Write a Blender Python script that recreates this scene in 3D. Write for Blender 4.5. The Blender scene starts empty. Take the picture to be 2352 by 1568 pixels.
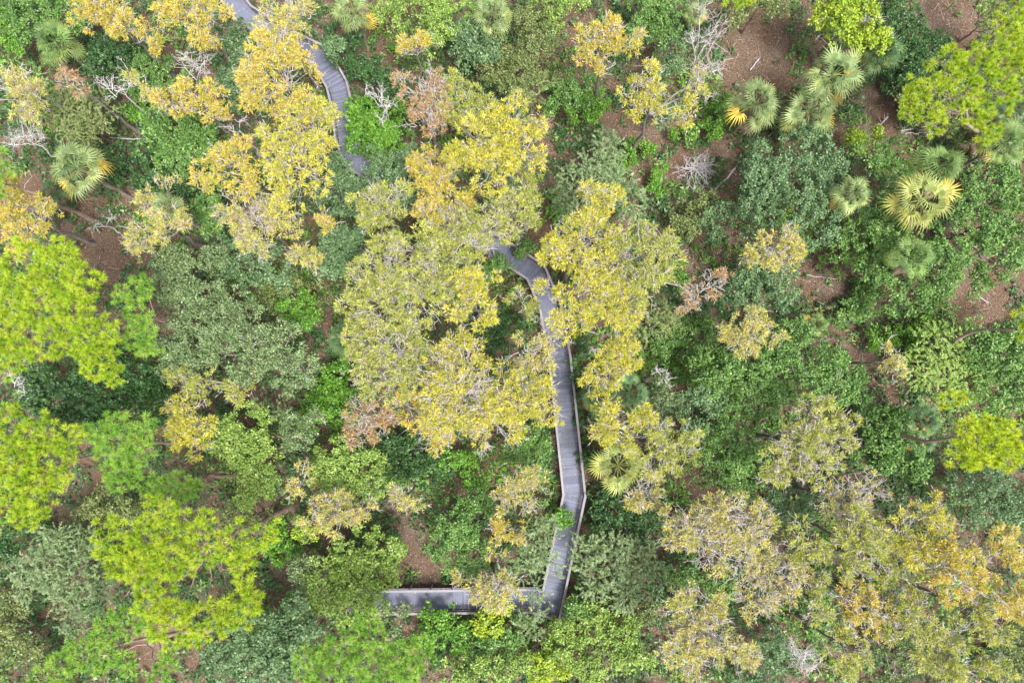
import bpy, math, random
import numpy as np
from mathutils import Vector

SC = bpy.context.scene
COL = SC.collection
rng = np.random.default_rng(7)
random.seed(7)

# ------------------------------------------------------------------ camera, sky, sun, exposure
CAM_H = 63.0
TILT = math.radians(5.5)
FPX = 1568.0                      # focal length in pixels of a 2352 x 1568 picture
CX, CY = 1176.0, 784.0
cam_data = bpy.data.cameras.new('camera')
cam_data.sensor_width = 36.0
cam_data.lens = 24.0
cam_data.clip_start = 0.5
cam_data.clip_end = 2000.0
cam = bpy.data.objects.new('camera', cam_data)
cam.location = (0, 0, CAM_H)
cam.rotation_euler = (TILT, 0, 0)
COL.objects.link(cam)
SC.camera = cam

SUN_EL, SUN_AZ = math.radians(66), math.radians(140)
world = bpy.data.worlds.new('World')
SC.world = world
world.use_nodes = True
wn = world.node_tree.nodes
wl = world.node_tree.links
bg = wn.get('Background') or wn.new('ShaderNodeBackground')
sky = wn.new('ShaderNodeTexSky')
sky.sky_type = 'NISHITA'
sky.sun_disc = False
sky.sun_elevation = SUN_EL
sky.sun_rotation = SUN_AZ
sky.air_density = 1.0
sky.dust_density = 3.0
sky.ozone_density = 0.6
cloud = wn.new('ShaderNodeHueSaturation')      # overcast: the cloud layer takes most of the blue out of the sky
cloud.inputs['Saturation'].default_value = 0.35
wl.new(sky.outputs[0], cloud.inputs['Color'])
wl.new(cloud.outputs[0], bg.inputs[0])
bg.inputs[1].default_value = 0.075

sun_data = bpy.data.lights.new('sun', 'SUN')
sun_data.energy = 1.5
sun_data.angle = math.radians(16)
sun_data.color = (1.0, 0.975, 0.94)
sun = bpy.data.objects.new('sun', sun_data)
sun.location = (20, -20, 80)
d = Vector((math.sin(SUN_AZ) * math.cos(SUN_EL), math.cos(SUN_AZ) * math.cos(SUN_EL), math.sin(SUN_EL)))
sun.rotation_euler = d.to_track_quat('Z', 'Y').to_euler()
COL.objects.link(sun)

SC.view_settings.view_transform = 'Standard'
SC.view_settings.look = 'None'
SC.view_settings.gamma = 1.0
SC.view_settings.use_curve_mapping = False
SC.view_settings.exposure = 2.12
SC.render.engine = 'CYCLES'
SC.cycles.max_bounces = 6
SC.cycles.diffuse_bounces = 1
SC.cycles.glossy_bounces = 2
SC.cycles.transmission_bounces = 3

# ------------------------------------------------------------------ helpers
CT, ST = math.cos(TILT), math.sin(TILT)

def at(x, y, z):
    """picture pixel -> world point on the level z, and metres per pixel there"""
    dx, dy = (x - CX) / FPX, (CY - y) / FPX
    Y = dy * CT + ST
    Z = dy * ST - CT
    t = (CAM_H - z) / (-Z)
    return np.array((dx * t, Y * t, z)), t / FPX

def to_px(p):
    X, Y, Z = p[..., 0], p[..., 1], p[..., 2] - CAM_H
    cy = Y * CT + Z * ST
    cz = -Y * ST + Z * CT
    return CX + FPX * X / -cz, CY - FPX * cy / -cz

def link(name, data, parent=None, mat=None):
    o = bpy.data.objects.new(name, data)
    COL.objects.link(o)
    if parent is not None:
        o.parent = parent
    if mat is not None and data is not None and not data.materials:
        data.materials.append(mat)
    return o

def tag(o, label=None, cat=None, group=None, kind=None):
    if label: o['label'] = label
    if cat: o['category'] = cat
    if group: o['group'] = group
    if kind: o['kind'] = kind
    return o

def empty(name, loc):
    o = bpy.data.objects.new(name, None)
    o.location = loc
    o.empty_display_size = 0.5
    COL.objects.link(o)
    return o

def soup(name, V, colors=None):
    """V: (n, k, 3) separate k-gons -> mesh, one colour per face"""
    n, k = V.shape[:2]
    me = bpy.data.meshes.new(name)
    me.vertices.add(n * k)
    me.vertices.foreach_set('co', np.ascontiguousarray(V, dtype=np.float32).ravel())
    me.loops.add(n * k)
    me.loops.foreach_set('vertex_index', np.arange(n * k, dtype=np.int32))
    me.polygons.add(n)
    me.polygons.foreach_set('loop_start', np.arange(0, n * k, k, dtype=np.int32))
    if colors is not None:
        a = me.attributes.new('leaf_color', 'FLOAT_COLOR', 'FACE')
        c = np.ones((n, 4), dtype=np.float32)
        c[:, :3] = colors
        a.data.foreach_set('color', c.ravel())
    me.update(calc_edges=True)
    return me

def unit(v):
    return v / np.maximum(np.linalg.norm(v, axis=-1, keepdims=True), 1e-9)

class Tubes:
    """batches of tubes with the same number of points and sides, joined into one mesh"""
    def __init__(self):
        self.v, self.f, self.n = [], [], 0
    def add(self, P, R, sides=4):
        P = np.asarray(P, float)
        R = np.asarray(R, float)
        if P.ndim == 2:
            P, R = P[None], R[None]
        N, M = P.shape[:2]
        if N == 0: return
        T = unit(np.gradient(P, axis=1))
        ref = np.where(np.abs(T[..., 2:3]) > 0.9, np.array((1.0, 0.2, 0)), np.array((0.1, 0.1, 1.0)))
        A = unit(np.cross(T, ref))
        B = np.cross(T, A)
        ang = np.arange(sides) * 2 * math.pi / sides
        ring = A[:, :, None] * np.cos(ang)[None, None, :, None] + B[:, :, None] * np.sin(ang)[None, None, :, None]
        V = P[:, :, None] + ring * R[:, :, None, None]
        idx = (np.arange(N * M * sides) + self.n).reshape(N, M, sides)
        a = idx[:, :-1]; b = np.roll(a, -1, axis=2)
        c = idx[:, 1:]; e = np.roll(c, -1, axis=2)
        F = np.stack([a, b, e, c], axis=-1).reshape(-1, 4)
        self.v.append(V.reshape(-1, 3)); self.f.append(F)
        self.n += N * M * sides
    def mesh(self, name, smooth=True):
        V = np.concatenate(self.v); F = np.concatenate(self.f)
        me = bpy.data.meshes.new(name)
        me.vertices.add(len(V)); me.vertices.foreach_set('co', V.astype(np.float32).ravel())
        me.loops.add(F.size); me.loops.foreach_set('vertex_index', F.astype(np.int32).ravel())
        me.polygons.add(len(F)); me.polygons.foreach_set('loop_start', np.arange(0, F.size, 4, dtype=np.int32))
        me.polygons.foreach_set('use_smooth', np.full(len(F), smooth))
        me.update(calc_edges=True)
        return me

def curve(a, b, m, sag=0.0, wob=0.0):
    """(N,3)->(N,3) paths with m points, bowed upward by sag and wobbling"""
    a, b = np.atleast_2d(a), np.atleast_2d(b)
    s = np.linspace(0, 1, m)[None, :, None]
    P = a[:, None] * (1 - s) + b[:, None] * s
    bow = 4 * s * (1 - s)
    L = np.linalg.norm(b - a, axis=1)[:, None, None]
    P = P + bow * np.array((0, 0, 1.0)) * sag * L
    if wob:
        W = rng.normal(0, 1, (len(a), m, 3)) * np.array((1, 1, 0.7))
        P = P + W * wob * L * np.minimum(1, 4 * s) * np.minimum(1, 2 - 1.4 * s)
    return P

def rand_dirs(n, zmin=-1.0, zmax=1.0):
    z = rng.uniform(zmin, zmax, n)
    a = rng.uniform(0, 2 * math.pi, n)
    r = np.sqrt(np.maximum(0, 1 - z * z))
    return np.stack([r * np.cos(a), r * np.sin(a), z], -1)

def rhombus(c, dirn, nrm, L, W, fold=0.15):
    """leaf: a lengthwise rhombus of two triangles, (n,4,3)"""
    dirn = unit(dirn)
    s = unit(np.cross(nrm, dirn))
    up = np.cross(dirn, s)
    L = L[:, None]; W = W[:, None]
    p0 = c
    p1 = c + dirn * L * 0.45 + s * W * 0.5 + up * L * fold
    p2 = c + dirn * L
    p3 = c + dirn * L * 0.45 - s * W * 0.5 + up * L * fold
    return np.stack([p0, p1, p2, p3], 1)

def blade(c, dirn, nrm, L, W):
    """needle or leaflet: one slender triangle, (n,3,3)"""
    dirn = unit(dirn)
    s = unit(np.cross(nrm, dirn))
    L = L[:, None]; W = W[:, None]
    return np.stack([c + s * W * 0.5, c + dirn * L, c - s * W * 0.5], 1)

def ramp3(cols, t, jit=0.12):
    """pick colours: cols list of 3 rgb, t in 0..1 -> (n,3), jittered in value"""
    cols = np.asarray(cols, float)
    k = np.clip(t, 0, 0.9999) * (len(cols) - 1)
    i = k.astype(int); f = (k - i)[:, None]
    c = cols[i] * (1 - f) + cols[i + 1] * f
    return c * np.exp(rng.normal(0, jit, (len(t), 1)))

# ------------------------------------------------------------------ materials
def new_mat(name):
    m = bpy.data.materials.new(name)
    m.use_nodes = True
    nt = m.node_tree
    for n in list(nt.nodes):
        nt.nodes.remove(n)
    out = nt.nodes.new('ShaderNodeOutputMaterial')
    return m, nt, out

def noise(nt, scale, detail=4, rough=0.55, vec=None):
    n = nt.nodes.new('ShaderNodeTexNoise')
    n.inputs['Scale'].default_value = scale
    n.inputs['Detail'].default_value = detail
    n.inputs['Roughness'].default_value = rough
    if vec is not None: nt.links.new(vec, n.inputs['Vector'])
    return n

def cramp(nt, fac, stops):
    r = nt.nodes.new('ShaderNodeValToRGB')
    els = r.color_ramp.elements
    while len(els) < len(stops): els.new(0.5)
    for e, (p, c) in zip(els, stops):
        e.position = p; e.color = (*c, 1)
    nt.links.new(fac, r.inputs[0])
    return r

def foliage_mat(name, source, trans=0.24, rough=0.42, spec=0.45):
    """leaves: colour of each leaf from its own attribute (or the object's colour), some light shines through"""
    m, nt, out = new_mat(name)
    if source == 'attr':
        a = nt.nodes.new('ShaderNodeAttribute'); a.attribute_name = 'leaf_color'; col = a.outputs['Color']
    else:
        a = nt.nodes.new('ShaderNodeObjectInfo'); col = a.outputs['Color']
    geo = nt.nodes.new('ShaderNodeNewGeometry')
    nz = noise(nt, 2.2, 3, 0.6, geo.outputs['Position'])
    hs = nt.nodes.new('ShaderNodeHueSaturation')
    mr = nt.nodes.new('ShaderNodeMapRange')
    mr.inputs[1].default_value = 0.3; mr.inputs[2].default_value = 0.7
    mr.inputs[3].default_value = 0.82; mr.inputs[4].default_value = 1.18
    nt.links.new(nz.outputs[0], mr.inputs[0])
    nt.links.new(mr.outputs[0], hs.inputs['Value'])
    nt.links.new(col, hs.inputs['Color'])
    p = nt.nodes.new('ShaderNodeBsdfPrincipled')
    p.inputs['Roughness'].default_value = rough
    p.inputs['Specular IOR Level'].default_value = spec
    nt.links.new(hs.outputs[0], p.inputs['Base Color'])
    t = nt.nodes.new('ShaderNodeBsdfTranslucent')
    nt.links.new(hs.outputs[0], t.inputs['Color'])
    mx = nt.nodes.new('ShaderNodeMixShader')
    mx.inputs[0].default_value = trans
    nt.links.new(p.outputs[0], mx.inputs[1]); nt.links.new(t.outputs[0], mx.inputs[2])
    nt.links.new(mx.outputs[0], out.inputs[0])
    return m

def bark_mat(name, dark, light, scale=6.0):
    m, nt, out = new_mat(name)
    tc = nt.nodes.new('ShaderNodeTexCoord')
    mp = nt.nodes.new('ShaderNodeMapping'); mp.inputs['Scale'].default_value = (1, 1, 0.3)
    nt.links.new(tc.outputs['Object'], mp.inputs[0])
    n = noise(nt, scale, 6, 0.65, mp.outputs[0])
    r = cramp(nt, n.outputs[0], [(0.3, dark), (0.68, light)])
    p = nt.nodes.new('ShaderNodeBsdfPrincipled')
    p.inputs['Roughness'].default_value = 0.9
    p.inputs['Specular IOR Level'].default_value = 0.15
    nt.links.new(r.outputs[0], p.inputs['Base Color'])
    b = nt.nodes.new('ShaderNodeBump'); b.inputs['Strength'].default_value = 0.6; b.inputs['Distance'].default_value = 0.03
    nt.links.new(n.outputs[0], b.inputs['Height']); nt.links.new(b.outputs[0], p.inputs['Normal'])
    nt.links.new(p.outputs[0], out.inputs[0])
    return m

M = {}
M['leaf'] = foliage_mat('leaf', 'attr')
M['needle'] = foliage_mat('pine_needle', 'attr', 0.30, 0.5, 0.25)
M['feather'] = foliage_mat('cypress_leaf', 'attr', 0.30, 0.6, 0.15)
M['frond'] = foliage_mat('palm_frond', 'obj', 0.25, 0.42, 0.35)
M['pale_bark'] = bark_mat('pale_bark', (0.30, 0.26, 0.245), (0.56, 0.51, 0.49))
M['grey_bark'] = bark_mat('grey_bark', (0.12, 0.095, 0.085), (0.27, 0.225, 0.205))
M['dead_bark'] = bark_mat('bleached_dead_wood', (0.40, 0.36, 0.36), (0.66, 0.61, 0.61))
M['brown_bark'] = bark_mat('brown_bark', (0.10, 0.07, 0.055), (0.24, 0.18, 0.145))
M['pine_bark'] = bark_mat('pine_bark', (0.16, 0.105, 0.085), (0.36, 0.26, 0.215))
M['palm_bark'] = bark_mat('palm_bark', (0.13, 0.10, 0.08), (0.34, 0.27, 0.21), 9.0)

def wood_mat(name, cols):
    m, nt, out = new_mat(name)
    tc = nt.nodes.new('ShaderNodeTexCoord')
    oi = nt.nodes.new('ShaderNodeObjectInfo')
    geo = nt.nodes.new('ShaderNodeNewGeometry')
    mp = nt.nodes.new('ShaderNodeMapping'); mp.inputs['Scale'].default_value = (30, 2.0, 30)
    nt.links.new(tc.outputs['Object'], mp.inputs[0])
    grain = noise(nt, 1.0, 5, 0.6, mp.outputs[0])
    blot = noise(nt, 0.55, 4, 0.6, geo.outputs['Position'])
    mix = nt.nodes.new('ShaderNodeMath'); mix.operation = 'MULTIPLY_ADD'
    nt.links.new(oi.outputs['Random'], mix.inputs[0]); mix.inputs[1].default_value = 0.45
    nt.links.new(grain.outputs[0], mix.inputs[2])
    mix2 = nt.nodes.new('ShaderNodeMath'); mix2.operation = 'MULTIPLY'
    nt.links.new(mix.outputs[0], mix2.inputs[0]); mix2.inputs[1].default_value = 0.75
    r = cramp(nt, mix2.outputs[0], [(0.25, cols[0]), (0.5, cols[1]), (0.8, cols[2])])
    st = cramp(nt, blot.outputs[0], [(0.5, (0, 0, 0)), (0.72, (0.8, 0.8, 0.8))])
    mc = nt.nodes.new('ShaderNodeMixRGB')
    nt.links.new(st.outputs[0], mc.inputs[0])
    nt.links.new(r.outputs[0], mc.inputs[1]); mc.inputs[2].default_value = (*cols[3], 1)
    p = nt.nodes.new('ShaderNodeBsdfPrincipled')
    p.inputs['Roughness'].default_value = 0.7
    p.inputs['Specular IOR Level'].default_value = 0.35
    nt.links.new(mc.outputs[0], p.inputs['Base Color'])
    b = nt.nodes.new('ShaderNodeBump'); b.inputs['Strength'].default_value = 0.4; b.inputs['Distance'].default_value = 0.01
    nt.links.new(grain.outputs[0], b.inputs['Height']); nt.links.new(b.outputs[0], p.inputs['Normal'])
    nt.links.new(p.outputs[0], out.inputs[0])
    return m
M['deck'] = wood_mat('weathered_deck_wood', [(0.080, 0.088, 0.125), (0.130, 0.140, 0.195), (0.195, 0.205, 0.275), (0.11, 0.10, 0.11)])
M['rail'] = wood_mat('weathered_rail_wood', [(0.17, 0.155, 0.165), (0.24, 0.22, 0.235), (0.33, 0.305, 0.32), (0.18, 0.15, 0.14)])

def ground_mat():
    m, nt, out = new_mat('leaf_littered_soil')
    geo = nt.nodes.new('ShaderNodeNewGeometry')
    pos = geo.outputs['Position']
    fine = noise(nt, 9.0, 8, 0.75, pos)
    r = cramp(nt, fine.outputs[0], [(0.32, (0.026, 0.017, 0.011)), (0.47, (0.090, 0.056, 0.036)), (0.58, (0.160, 0.105, 0.070)), (0.72, (0.32, 0.245, 0.185))])
    big = noise(nt, 0.28, 4, 0.6, pos)
    st = cramp(nt, big.outputs[0], [(0.42, (0, 0, 0)), (0.62, (0.75, 0.75, 0.75))])
    mc = nt.nodes.new('ShaderNodeMixRGB')
    nt.links.new(st.outputs[0], mc.inputs[0]); nt.links.new(r.outputs[0], mc.inputs[1])
    r2 = cramp(nt, fine.outputs[0], [(0.33, (0.035, 0.026, 0.019)), (0.5, (0.12, 0.085, 0.062)), (0.7, (0.28, 0.22, 0.175))])
    nt.links.new(r2.outputs[0], mc.inputs[2])
    sandn = noise(nt, 0.16, 5, 0.65, pos)
    ss = cramp(nt, sandn.outputs[0], [(0.62, (0, 0, 0)), (0.74, (0.6, 0.6, 0.6))])
    md = nt.nodes.new('ShaderNodeMixRGB')
    nt.links.new(ss.outputs[0], md.inputs[0]); nt.links.new(mc.outputs[0], md.inputs[1]); md.inputs[2].default_value = (0.25, 0.22, 0.19, 1)
    p = nt.nodes.new('ShaderNodeBsdfPrincipled')
    p.inputs['Roughness'].default_value = 0.95
    p.inputs['Specular IOR Level'].default_value = 0.1
    nt.links.new(md.outputs[0], p.inputs['Base Color'])
    b = nt.nodes.new('ShaderNodeBump'); b.inputs['Strength'].default_value = 0.8; b.inputs['Distance'].default_value = 0.06
    nt.links.new(fine.outputs[0], b.inputs['Height']); nt.links.new(b.outputs[0], p.inputs['Normal'])
    nt.links.new(p.outputs[0], out.inputs[0])
    return m
M['ground'] = ground_mat()

# ------------------------------------------------------------------ leaf colours (linear albedo)
CYP = {
    'y':  [(0.29, 0.32, 0.040), (0.46, 0.45, 0.060), (0.60, 0.55, 0.095), (0.64, 0.53, 0.100)],
    'yg': [(0.19, 0.25, 0.045), (0.33, 0.37, 0.070), (0.47, 0.49, 0.115), (0.55, 0.51, 0.130)],
    'o':  [(0.34, 0.34, 0.050), (0.51, 0.46, 0.075), (0.64, 0.50, 0.100), (0.60, 0.43, 0.120)],
    'r':  [(0.44, 0.36, 0.120), (0.50, 0.33, 0.150), (0.44, 0.27, 0.150), (0.38, 0.23, 0.140)],
    'p':  [(0.27, 0.29, 0.070), (0.45, 0.44, 0.110), (0.60, 0.54, 0.160), (0.64, 0.50, 0.165)],
}
GRN = {
    'bg': [(0.062, 0.120, 0.046), (0.125, 0.215, 0.085), (0.215, 0.320, 0.145)],
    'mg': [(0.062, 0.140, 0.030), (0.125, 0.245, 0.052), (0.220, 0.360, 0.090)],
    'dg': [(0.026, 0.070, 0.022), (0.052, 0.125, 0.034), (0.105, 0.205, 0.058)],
    'lg': [(0.120, 0.200, 0.036), (0.225, 0.345, 0.062), (0.350, 0.460, 0.115)],
    'br': [(0.065, 0.170, 0.020), (0.120, 0.275, 0.028), (0.210, 0.390, 0.050)],
    'ol': [(0.090, 0.120, 0.038), (0.165, 0.210, 0.062), (0.260, 0.300, 0.105)],
    'gg': [(0.085, 0.135, 0.050), (0.165, 0.240, 0.092), (0.285, 0.365, 0.165)],
    'yl': [(0.170, 0.280, 0.020), (0.280, 0.400, 0.026), (0.400, 0.460, 0.040)],
}
PIN = {
    'n': [(0.280, 0.430, 0.022), (0.420, 0.560, 0.028), (0.520, 0.620, 0.040), (0.560, 0.610, 0.060)],
    'l': [(0.180, 0.320, 0.022), (0.320, 0.470, 0.028), (0.450, 0.570, 0.042), (0.540, 0.590, 0.070)],
    'g': [(0.120, 0.280, 0.035), (0.210, 0.410, 0.055), (0.310, 0.500, 0.080), (0.410, 0.550, 0.105)],
}

# ------------------------------------------------------------------ the boardwalk's course
DECK_Z = 1.0
PATH_PX = [(505, -40), (570, 45), (655, 98), (741, 139), (779, 204), (789, 245), (800, 325), (818, 372),
           (930, 455), (1020, 505), (1150, 578), (1184, 600), (1230, 630), (1262, 705), (1284, 822), (1307, 1040),
           (1317, 1135), (1264, 1384), (1226, 1372), (800, 1377)]
PATH = np.array([at(x, y, DECK_Z)[0][:2] for x, y in PATH_PX])

def path_dist(p):
    """distance and offset from the boardwalk's centre line for points (n,2)"""
    p = np.atleast_2d(p)
    best = np.full(len(p), 1e9); near = np.zeros_like(p)
    for a, b in zip(PATH[:-1], PATH[1:]):
        ab = b - a
        t = np.clip(((p - a) @ ab) / (ab @ ab), 0, 1)
        q = a + t[:, None] * ab
        dd = np.linalg.norm(p - q, axis=1)
        k = dd < best
        best[k] = dd[k]; near[k] = q[k]
    return best, near

def clear_base(xy):
    dd, q = path_dist(xy)
    if dd[0] < 1.75:
        v = xy - q[0]
        n = np.linalg.norm(v)
        v = v / n if n > 0.05 else np.array((1.0, 0.3))
        xy = q[0] + v * 1.8
    return xy

# ------------------------------------------------------------------ ground
def build_ground():
    n = 90
    xs = np.sign(np.linspace(-1, 1, n)) * np.abs(np.linspace(-1, 1, n)) ** 1.8 * 320
    X, Y = np.meshgrid(xs, xs, indexing='ij')
    Z = 0.10 * np.sin(X * 0.31 + 1.0) * np.cos(Y * 0.27) - 0.10
    V = np.stack([X, Y, Z], -1).reshape(-1, 3)
    idx = np.arange(n * n).reshape(n, n)
    F = np.stack([idx[:-1, :-1], idx[1:, :-1], idx[1:, 1:], idx[:-1, 1:]], -1).reshape(-1, 4)
    me = bpy.data.meshes.new('ground')
    me.from_pydata(V.tolist(), [], F.tolist())
    for p in me.polygons: p.use_smooth = True
    tag(link('ground', me, None, M['ground']), kind='structure')
build_ground()

# ------------------------------------------------------------------ boardwalk
def box_mesh(name, corners, z0, z1):
    """prism over a quad outline (4 xy corners, counter-clockwise)"""
    me = bpy.data.meshes.new(name)
    v = [(x, y, z0) for x, y in corners] + [(x, y, z1) for x, y in corners]
    me.from_pydata(v, [], [(3, 2, 1, 0), (4, 5, 6, 7), (0, 1, 5, 4), (1, 2, 6, 5), (2, 3, 7, 6), (3, 0, 4, 7)])
    return me

def build_boardwalk():
    root = empty('boardwalk', (PATH[16][0], PATH[16][1], 0))
    ox, oy = PATH[16]
    tag(root, 'weathered grey timber boardwalk with railings winding through the trees', 'boardwalk')
    HW, RW, PITCH, PW = 0.88, 0.95, 0.146, 0.133
    n = len(PATH)
    dirs = [unit(PATH[i + 1] - PATH[i]) for i in range(n - 1)]
    kt = [0.0] * n
    for i in range(1, n - 1):
        a, b = dirs[i - 1], dirs[i]
        cr = a[0] * b[1] - a[1] * b[0]
        kt[i] = math.tan(math.atan2(cr, a @ b) / 2)
    full = {}
    full_me = box_mesh('deck_plank', [(-PW / 2, -HW), (PW / 2, -HW), (PW / 2, HW), (-PW / 2, HW)], -0.038, 0.0)
    planks = []
    for i in range(n - 1):
        p, dv = PATH[i], dirs[i]
        nv = np.array((-dv[1], dv[0]))
        L = np.linalg.norm(PATH[i + 1] - p)
        # the span of the segment at lateral offset l (left positive): [l*k0, L - l*k1]
        k0, k1 = kt[i], kt[i + 1]
        lo = min(k0 * HW, -k0 * HW); hi = max(L - k1 * HW, L + k1 * HW)
        s = lo
        while s < hi - 0.02:
            c = []
            for ss, l in ((s, -HW), (s + PW, -HW), (s + PW, HW), (s, HW)):
                a, b = l * k0, L - l * k1
                c.append((min(max(ss, a + 0.003), b - 0.003), l))
            w0, w1 = c[1][0] - c[0][0], c[2][0] - c[3][0]
            if max(w0, w1) > 0.03:
                whole = abs(w0 - PW) < 1e-4 and abs(w1 - PW) < 1e-4
                mid = p + dv * (s + PW / 2)
                planks.append((i, whole, mid, dv, nv, c, p, max(w0, w1), s))
            s += PITCH
    # the 300 planks that show in the photograph are single parts; those under the crowns are one mass
    def shows(mid):
        x, y = to_px(np.array((mid[0], mid[1], DECK_Z)))
        if 890 < x < 1070 and y > 1330: return 3
        if x > 1225 and 765 < y < 1440: return 3 if not 1175 < y < 1250 else 2.5
        if 1130 < x < 1250 and 585 < y < 680: return 3
        if 725 < x < 835 and 135 < y < 360: return 3
        if x < 600 and y < 75: return 2
        return 0
    order = sorted(range(len(planks)), key=lambda j: -shows(planks[j][2]))
    single = set(order[:298])
    rest = []
    for j, (i, whole, mid, dv, nv, c, p, w, s) in enumerate(planks):
        zj = DECK_Z + rng.normal(0, 0.004)
        if j in single:
            if whole:
                o = link('deck_plank', full_me, root, M['deck'])
                o.location = (mid[0] - ox, mid[1] - oy, zj)
                o.rotation_euler = (0, 0, math.atan2(dv[1], dv[0]) + rng.normal(0, 0.004))
                o.scale = (1, 1 + rng.normal(0, 0.006), 1)
            else:
                me = box_mesh('deck_plank', [(a - s, l) for a, l in c], -0.038, 0.0)
                o = link('deck_plank', me, root, M['deck'])
                q = p + dv * s
                o.location = (q[0] - ox, q[1] - oy, zj)
                o.rotation_euler = (0, 0, math.atan2(dv[1], dv[0]))
        else:
            rest.append([p + dv * a + nv * l for a, l in c] + [zj])
    V, F = [], []
    for r in rest:
        b = len(V); z = r[4]
        V += [(q[0] - ox, q[1] - oy, z - 0.038) for q in r[:4]] + [(q[0] - ox, q[1] - oy, z) for q in r[:4]]
        F += [tuple(b + k for k in f) for f in ((3, 2, 1, 0), (4, 5, 6, 7), (0, 1, 5, 4), (1, 2, 6, 5), (2, 3, 7, 6), (3, 0, 4, 7))]
    if V:
        me = bpy.data.meshes.new('shaded_planks')
        me.from_pydata(V, [], F)
        tag(link('shaded_planks', me, root, M['deck']), kind='stuff')
    # railings
    def side_pts(off):
        pts = []
        for i in range(n):
            if i == 0: nv = np.array((-dirs[0][1], dirs[0][0])); pts.append(PATH[0] + nv * off)
            elif i == n - 1: nv = np.array((-dirs[-1][1], dirs[-1][0])); pts.append(PATH[-1] + nv * off)
            else:
                nv = np.array((-dirs[i - 1][1], dirs[i - 1][0]))
                pts.append(PATH[i] + nv * off - dirs[i - 1] * kt[i] * off)
        return pts
    local = lambda q: (q[0] - ox, q[1] - oy)
    for sd in (1, -1):
        for i in range(n - 1):
            def strip(name, half_in, half_out, z0, z1, mat):
                A, B = side_pts(sd * (RW - half_in)), side_pts(sd * (RW + half_out))
                e = dirs[i] * 0.002
                cs = [local(A[i] + e), local(A[i + 1] - e), local(B[i + 1] - e), local(B[i] + e)]
                if sd == -1: cs = [cs[3], cs[2], cs[1], cs[0]]
                cs = cs[::-1]
                return link(name, box_mesh(name, cs, z0, z1), root, mat)
            strip('handrail', 0.095, 0.095, DECK_Z + 1.03, DECK_Z + 1.07, M['rail'])
            strip('rail_board', 0.02, 0.018, DECK_Z + 0.90, DECK_Z + 1.028, M['rail'])
            strip('rail_board', 0.02, 0.018, DECK_Z + 0.09, DECK_Z + 0.18, M['rail'])
            strip('joist', 0.06 + 0.15, -0.12, DECK_Z - 0.28, DECK_Z - 0.045, M['rail'])
            C = side_pts(sd * RW)
            a, b = C[i], C[i + 1]
            L = np.linalg.norm(b - a)
            dv = dirs[i]
            m_ = max(1, int(round(L / 1.83)))
            for k in range(m_):
                q = a + (b - a) * (k / m_) + dv * (0.06 if k == 0 else 0)
                o = link('post', post_me, root, M['rail'])
                o.location = (*local(q + np.array((-dv[1], dv[0])) * sd * 0.07), 0)
                o.rotation_euler = (0, 0, math.atan2(dv[1], dv[0]))
            nb = int(L / 0.135)
            V, F = [], []
            for k in range(nb):
                q = a + dv * (k + 0.5) * L / nb
                w = 0.019
                nv = np.array((-dv[1], dv[0]))
                b0 = len(V)
                for z in (DECK_Z + 0.185, DECK_Z + 0.895):
                    for s1, s2 in ((-1, -1), (1, -1), (1, 1), (-1, 1)):
                        r = q + dv * w * s1 + nv * w * s2
                        V.append((*local(r), z))
                F += [tuple(b0 + k2 for k2 in f) for f in ((0, 1, 5, 4), (1, 2, 6, 5), (2, 3, 7, 6), (3, 0, 4, 7))]
            if V:
                me = bpy.data.meshes.new('balusters'); me.from_pydata(V, [], F)
                tag(link('balusters', me, root, M['rail']), kind='stuff')
post_me = box_mesh('post', [(-0.05, -0.05), (0.05, -0.05), (0.05, 0.05), (-0.05, 0.05)], -0.25, DECK_Z + 1.027)
build_boardwalk()

# ------------------------------------------------------------------ trees
def burst(T, a, b, r0, kids=3, levels=2, m=6, wob=0.05, sides=3, spread=0.85):
    a, b = np.atleast_2d(a), np.atleast_2d(b)
    P = curve(a, b, m, 0.04, wob)
    s = np.linspace(0, 1, m)
    R = np.outer(np.broadcast_to(r0, (len(a),)), 1 - 0.72 * s)
    T.add(P, R, sides)
    if levels > 1:
        N = len(P)
        D = unit(b - a); L = np.linalg.norm(b - a, axis=1)
        for k in range(kids):
            j = rng.integers(1, m - 1, N)
            st = P[np.arange(N), j]
            dr = unit(D * 0.8 + rand_dirs(N) * spread + np.array((0, 0, 0.12)))
            e = st + dr * (L * rng.uniform(0.28, 0.58, N))[:, None]
            burst(T, st, e, np.broadcast_to(r0, (N,)) * 0.58, max(1, kids - 1), levels - 1, max(4, m - 1), wob * 1.2, 3, spread)

def parse(s, k=1.0):
    out = []
    for q in s.split():
        x, y, r = (float(v) for v in q.split(','))
        out.append((x, y, r * k))
    return out

def world_lobes(lobes, H, flat=0.7, dome=0.35):
    xs = np.array([l[0] for l in lobes]); ys = np.array([l[1] for l in lobes]); rs = np.array([l[2] for l in lobes])
    w = rs ** 2
    cx, cy = (xs * w).sum() / w.sum(), (ys * w).sum() / w.sum()
    R = max(np.hypot(xs - cx, ys - cy) + rs)
    out = []
    for x, y, r in zip(xs, ys, rs):
        dd = math.hypot(x - cx, y - cy) / R
        _, g = at(x, y, H - 1.0)
        rw = r * g
        z = H - rw * flat - dome * R * g * dd ** 2 - abs(rng.normal(0, 0.25))
        z = max(z, rw * flat * 0.4 + 0.4)
        p, g = at(x, y, z)
        out.append((p, r * g, r * g * flat))
    c = np.average([o[0] for o in out], axis=0, weights=w)
    return c, out

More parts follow.
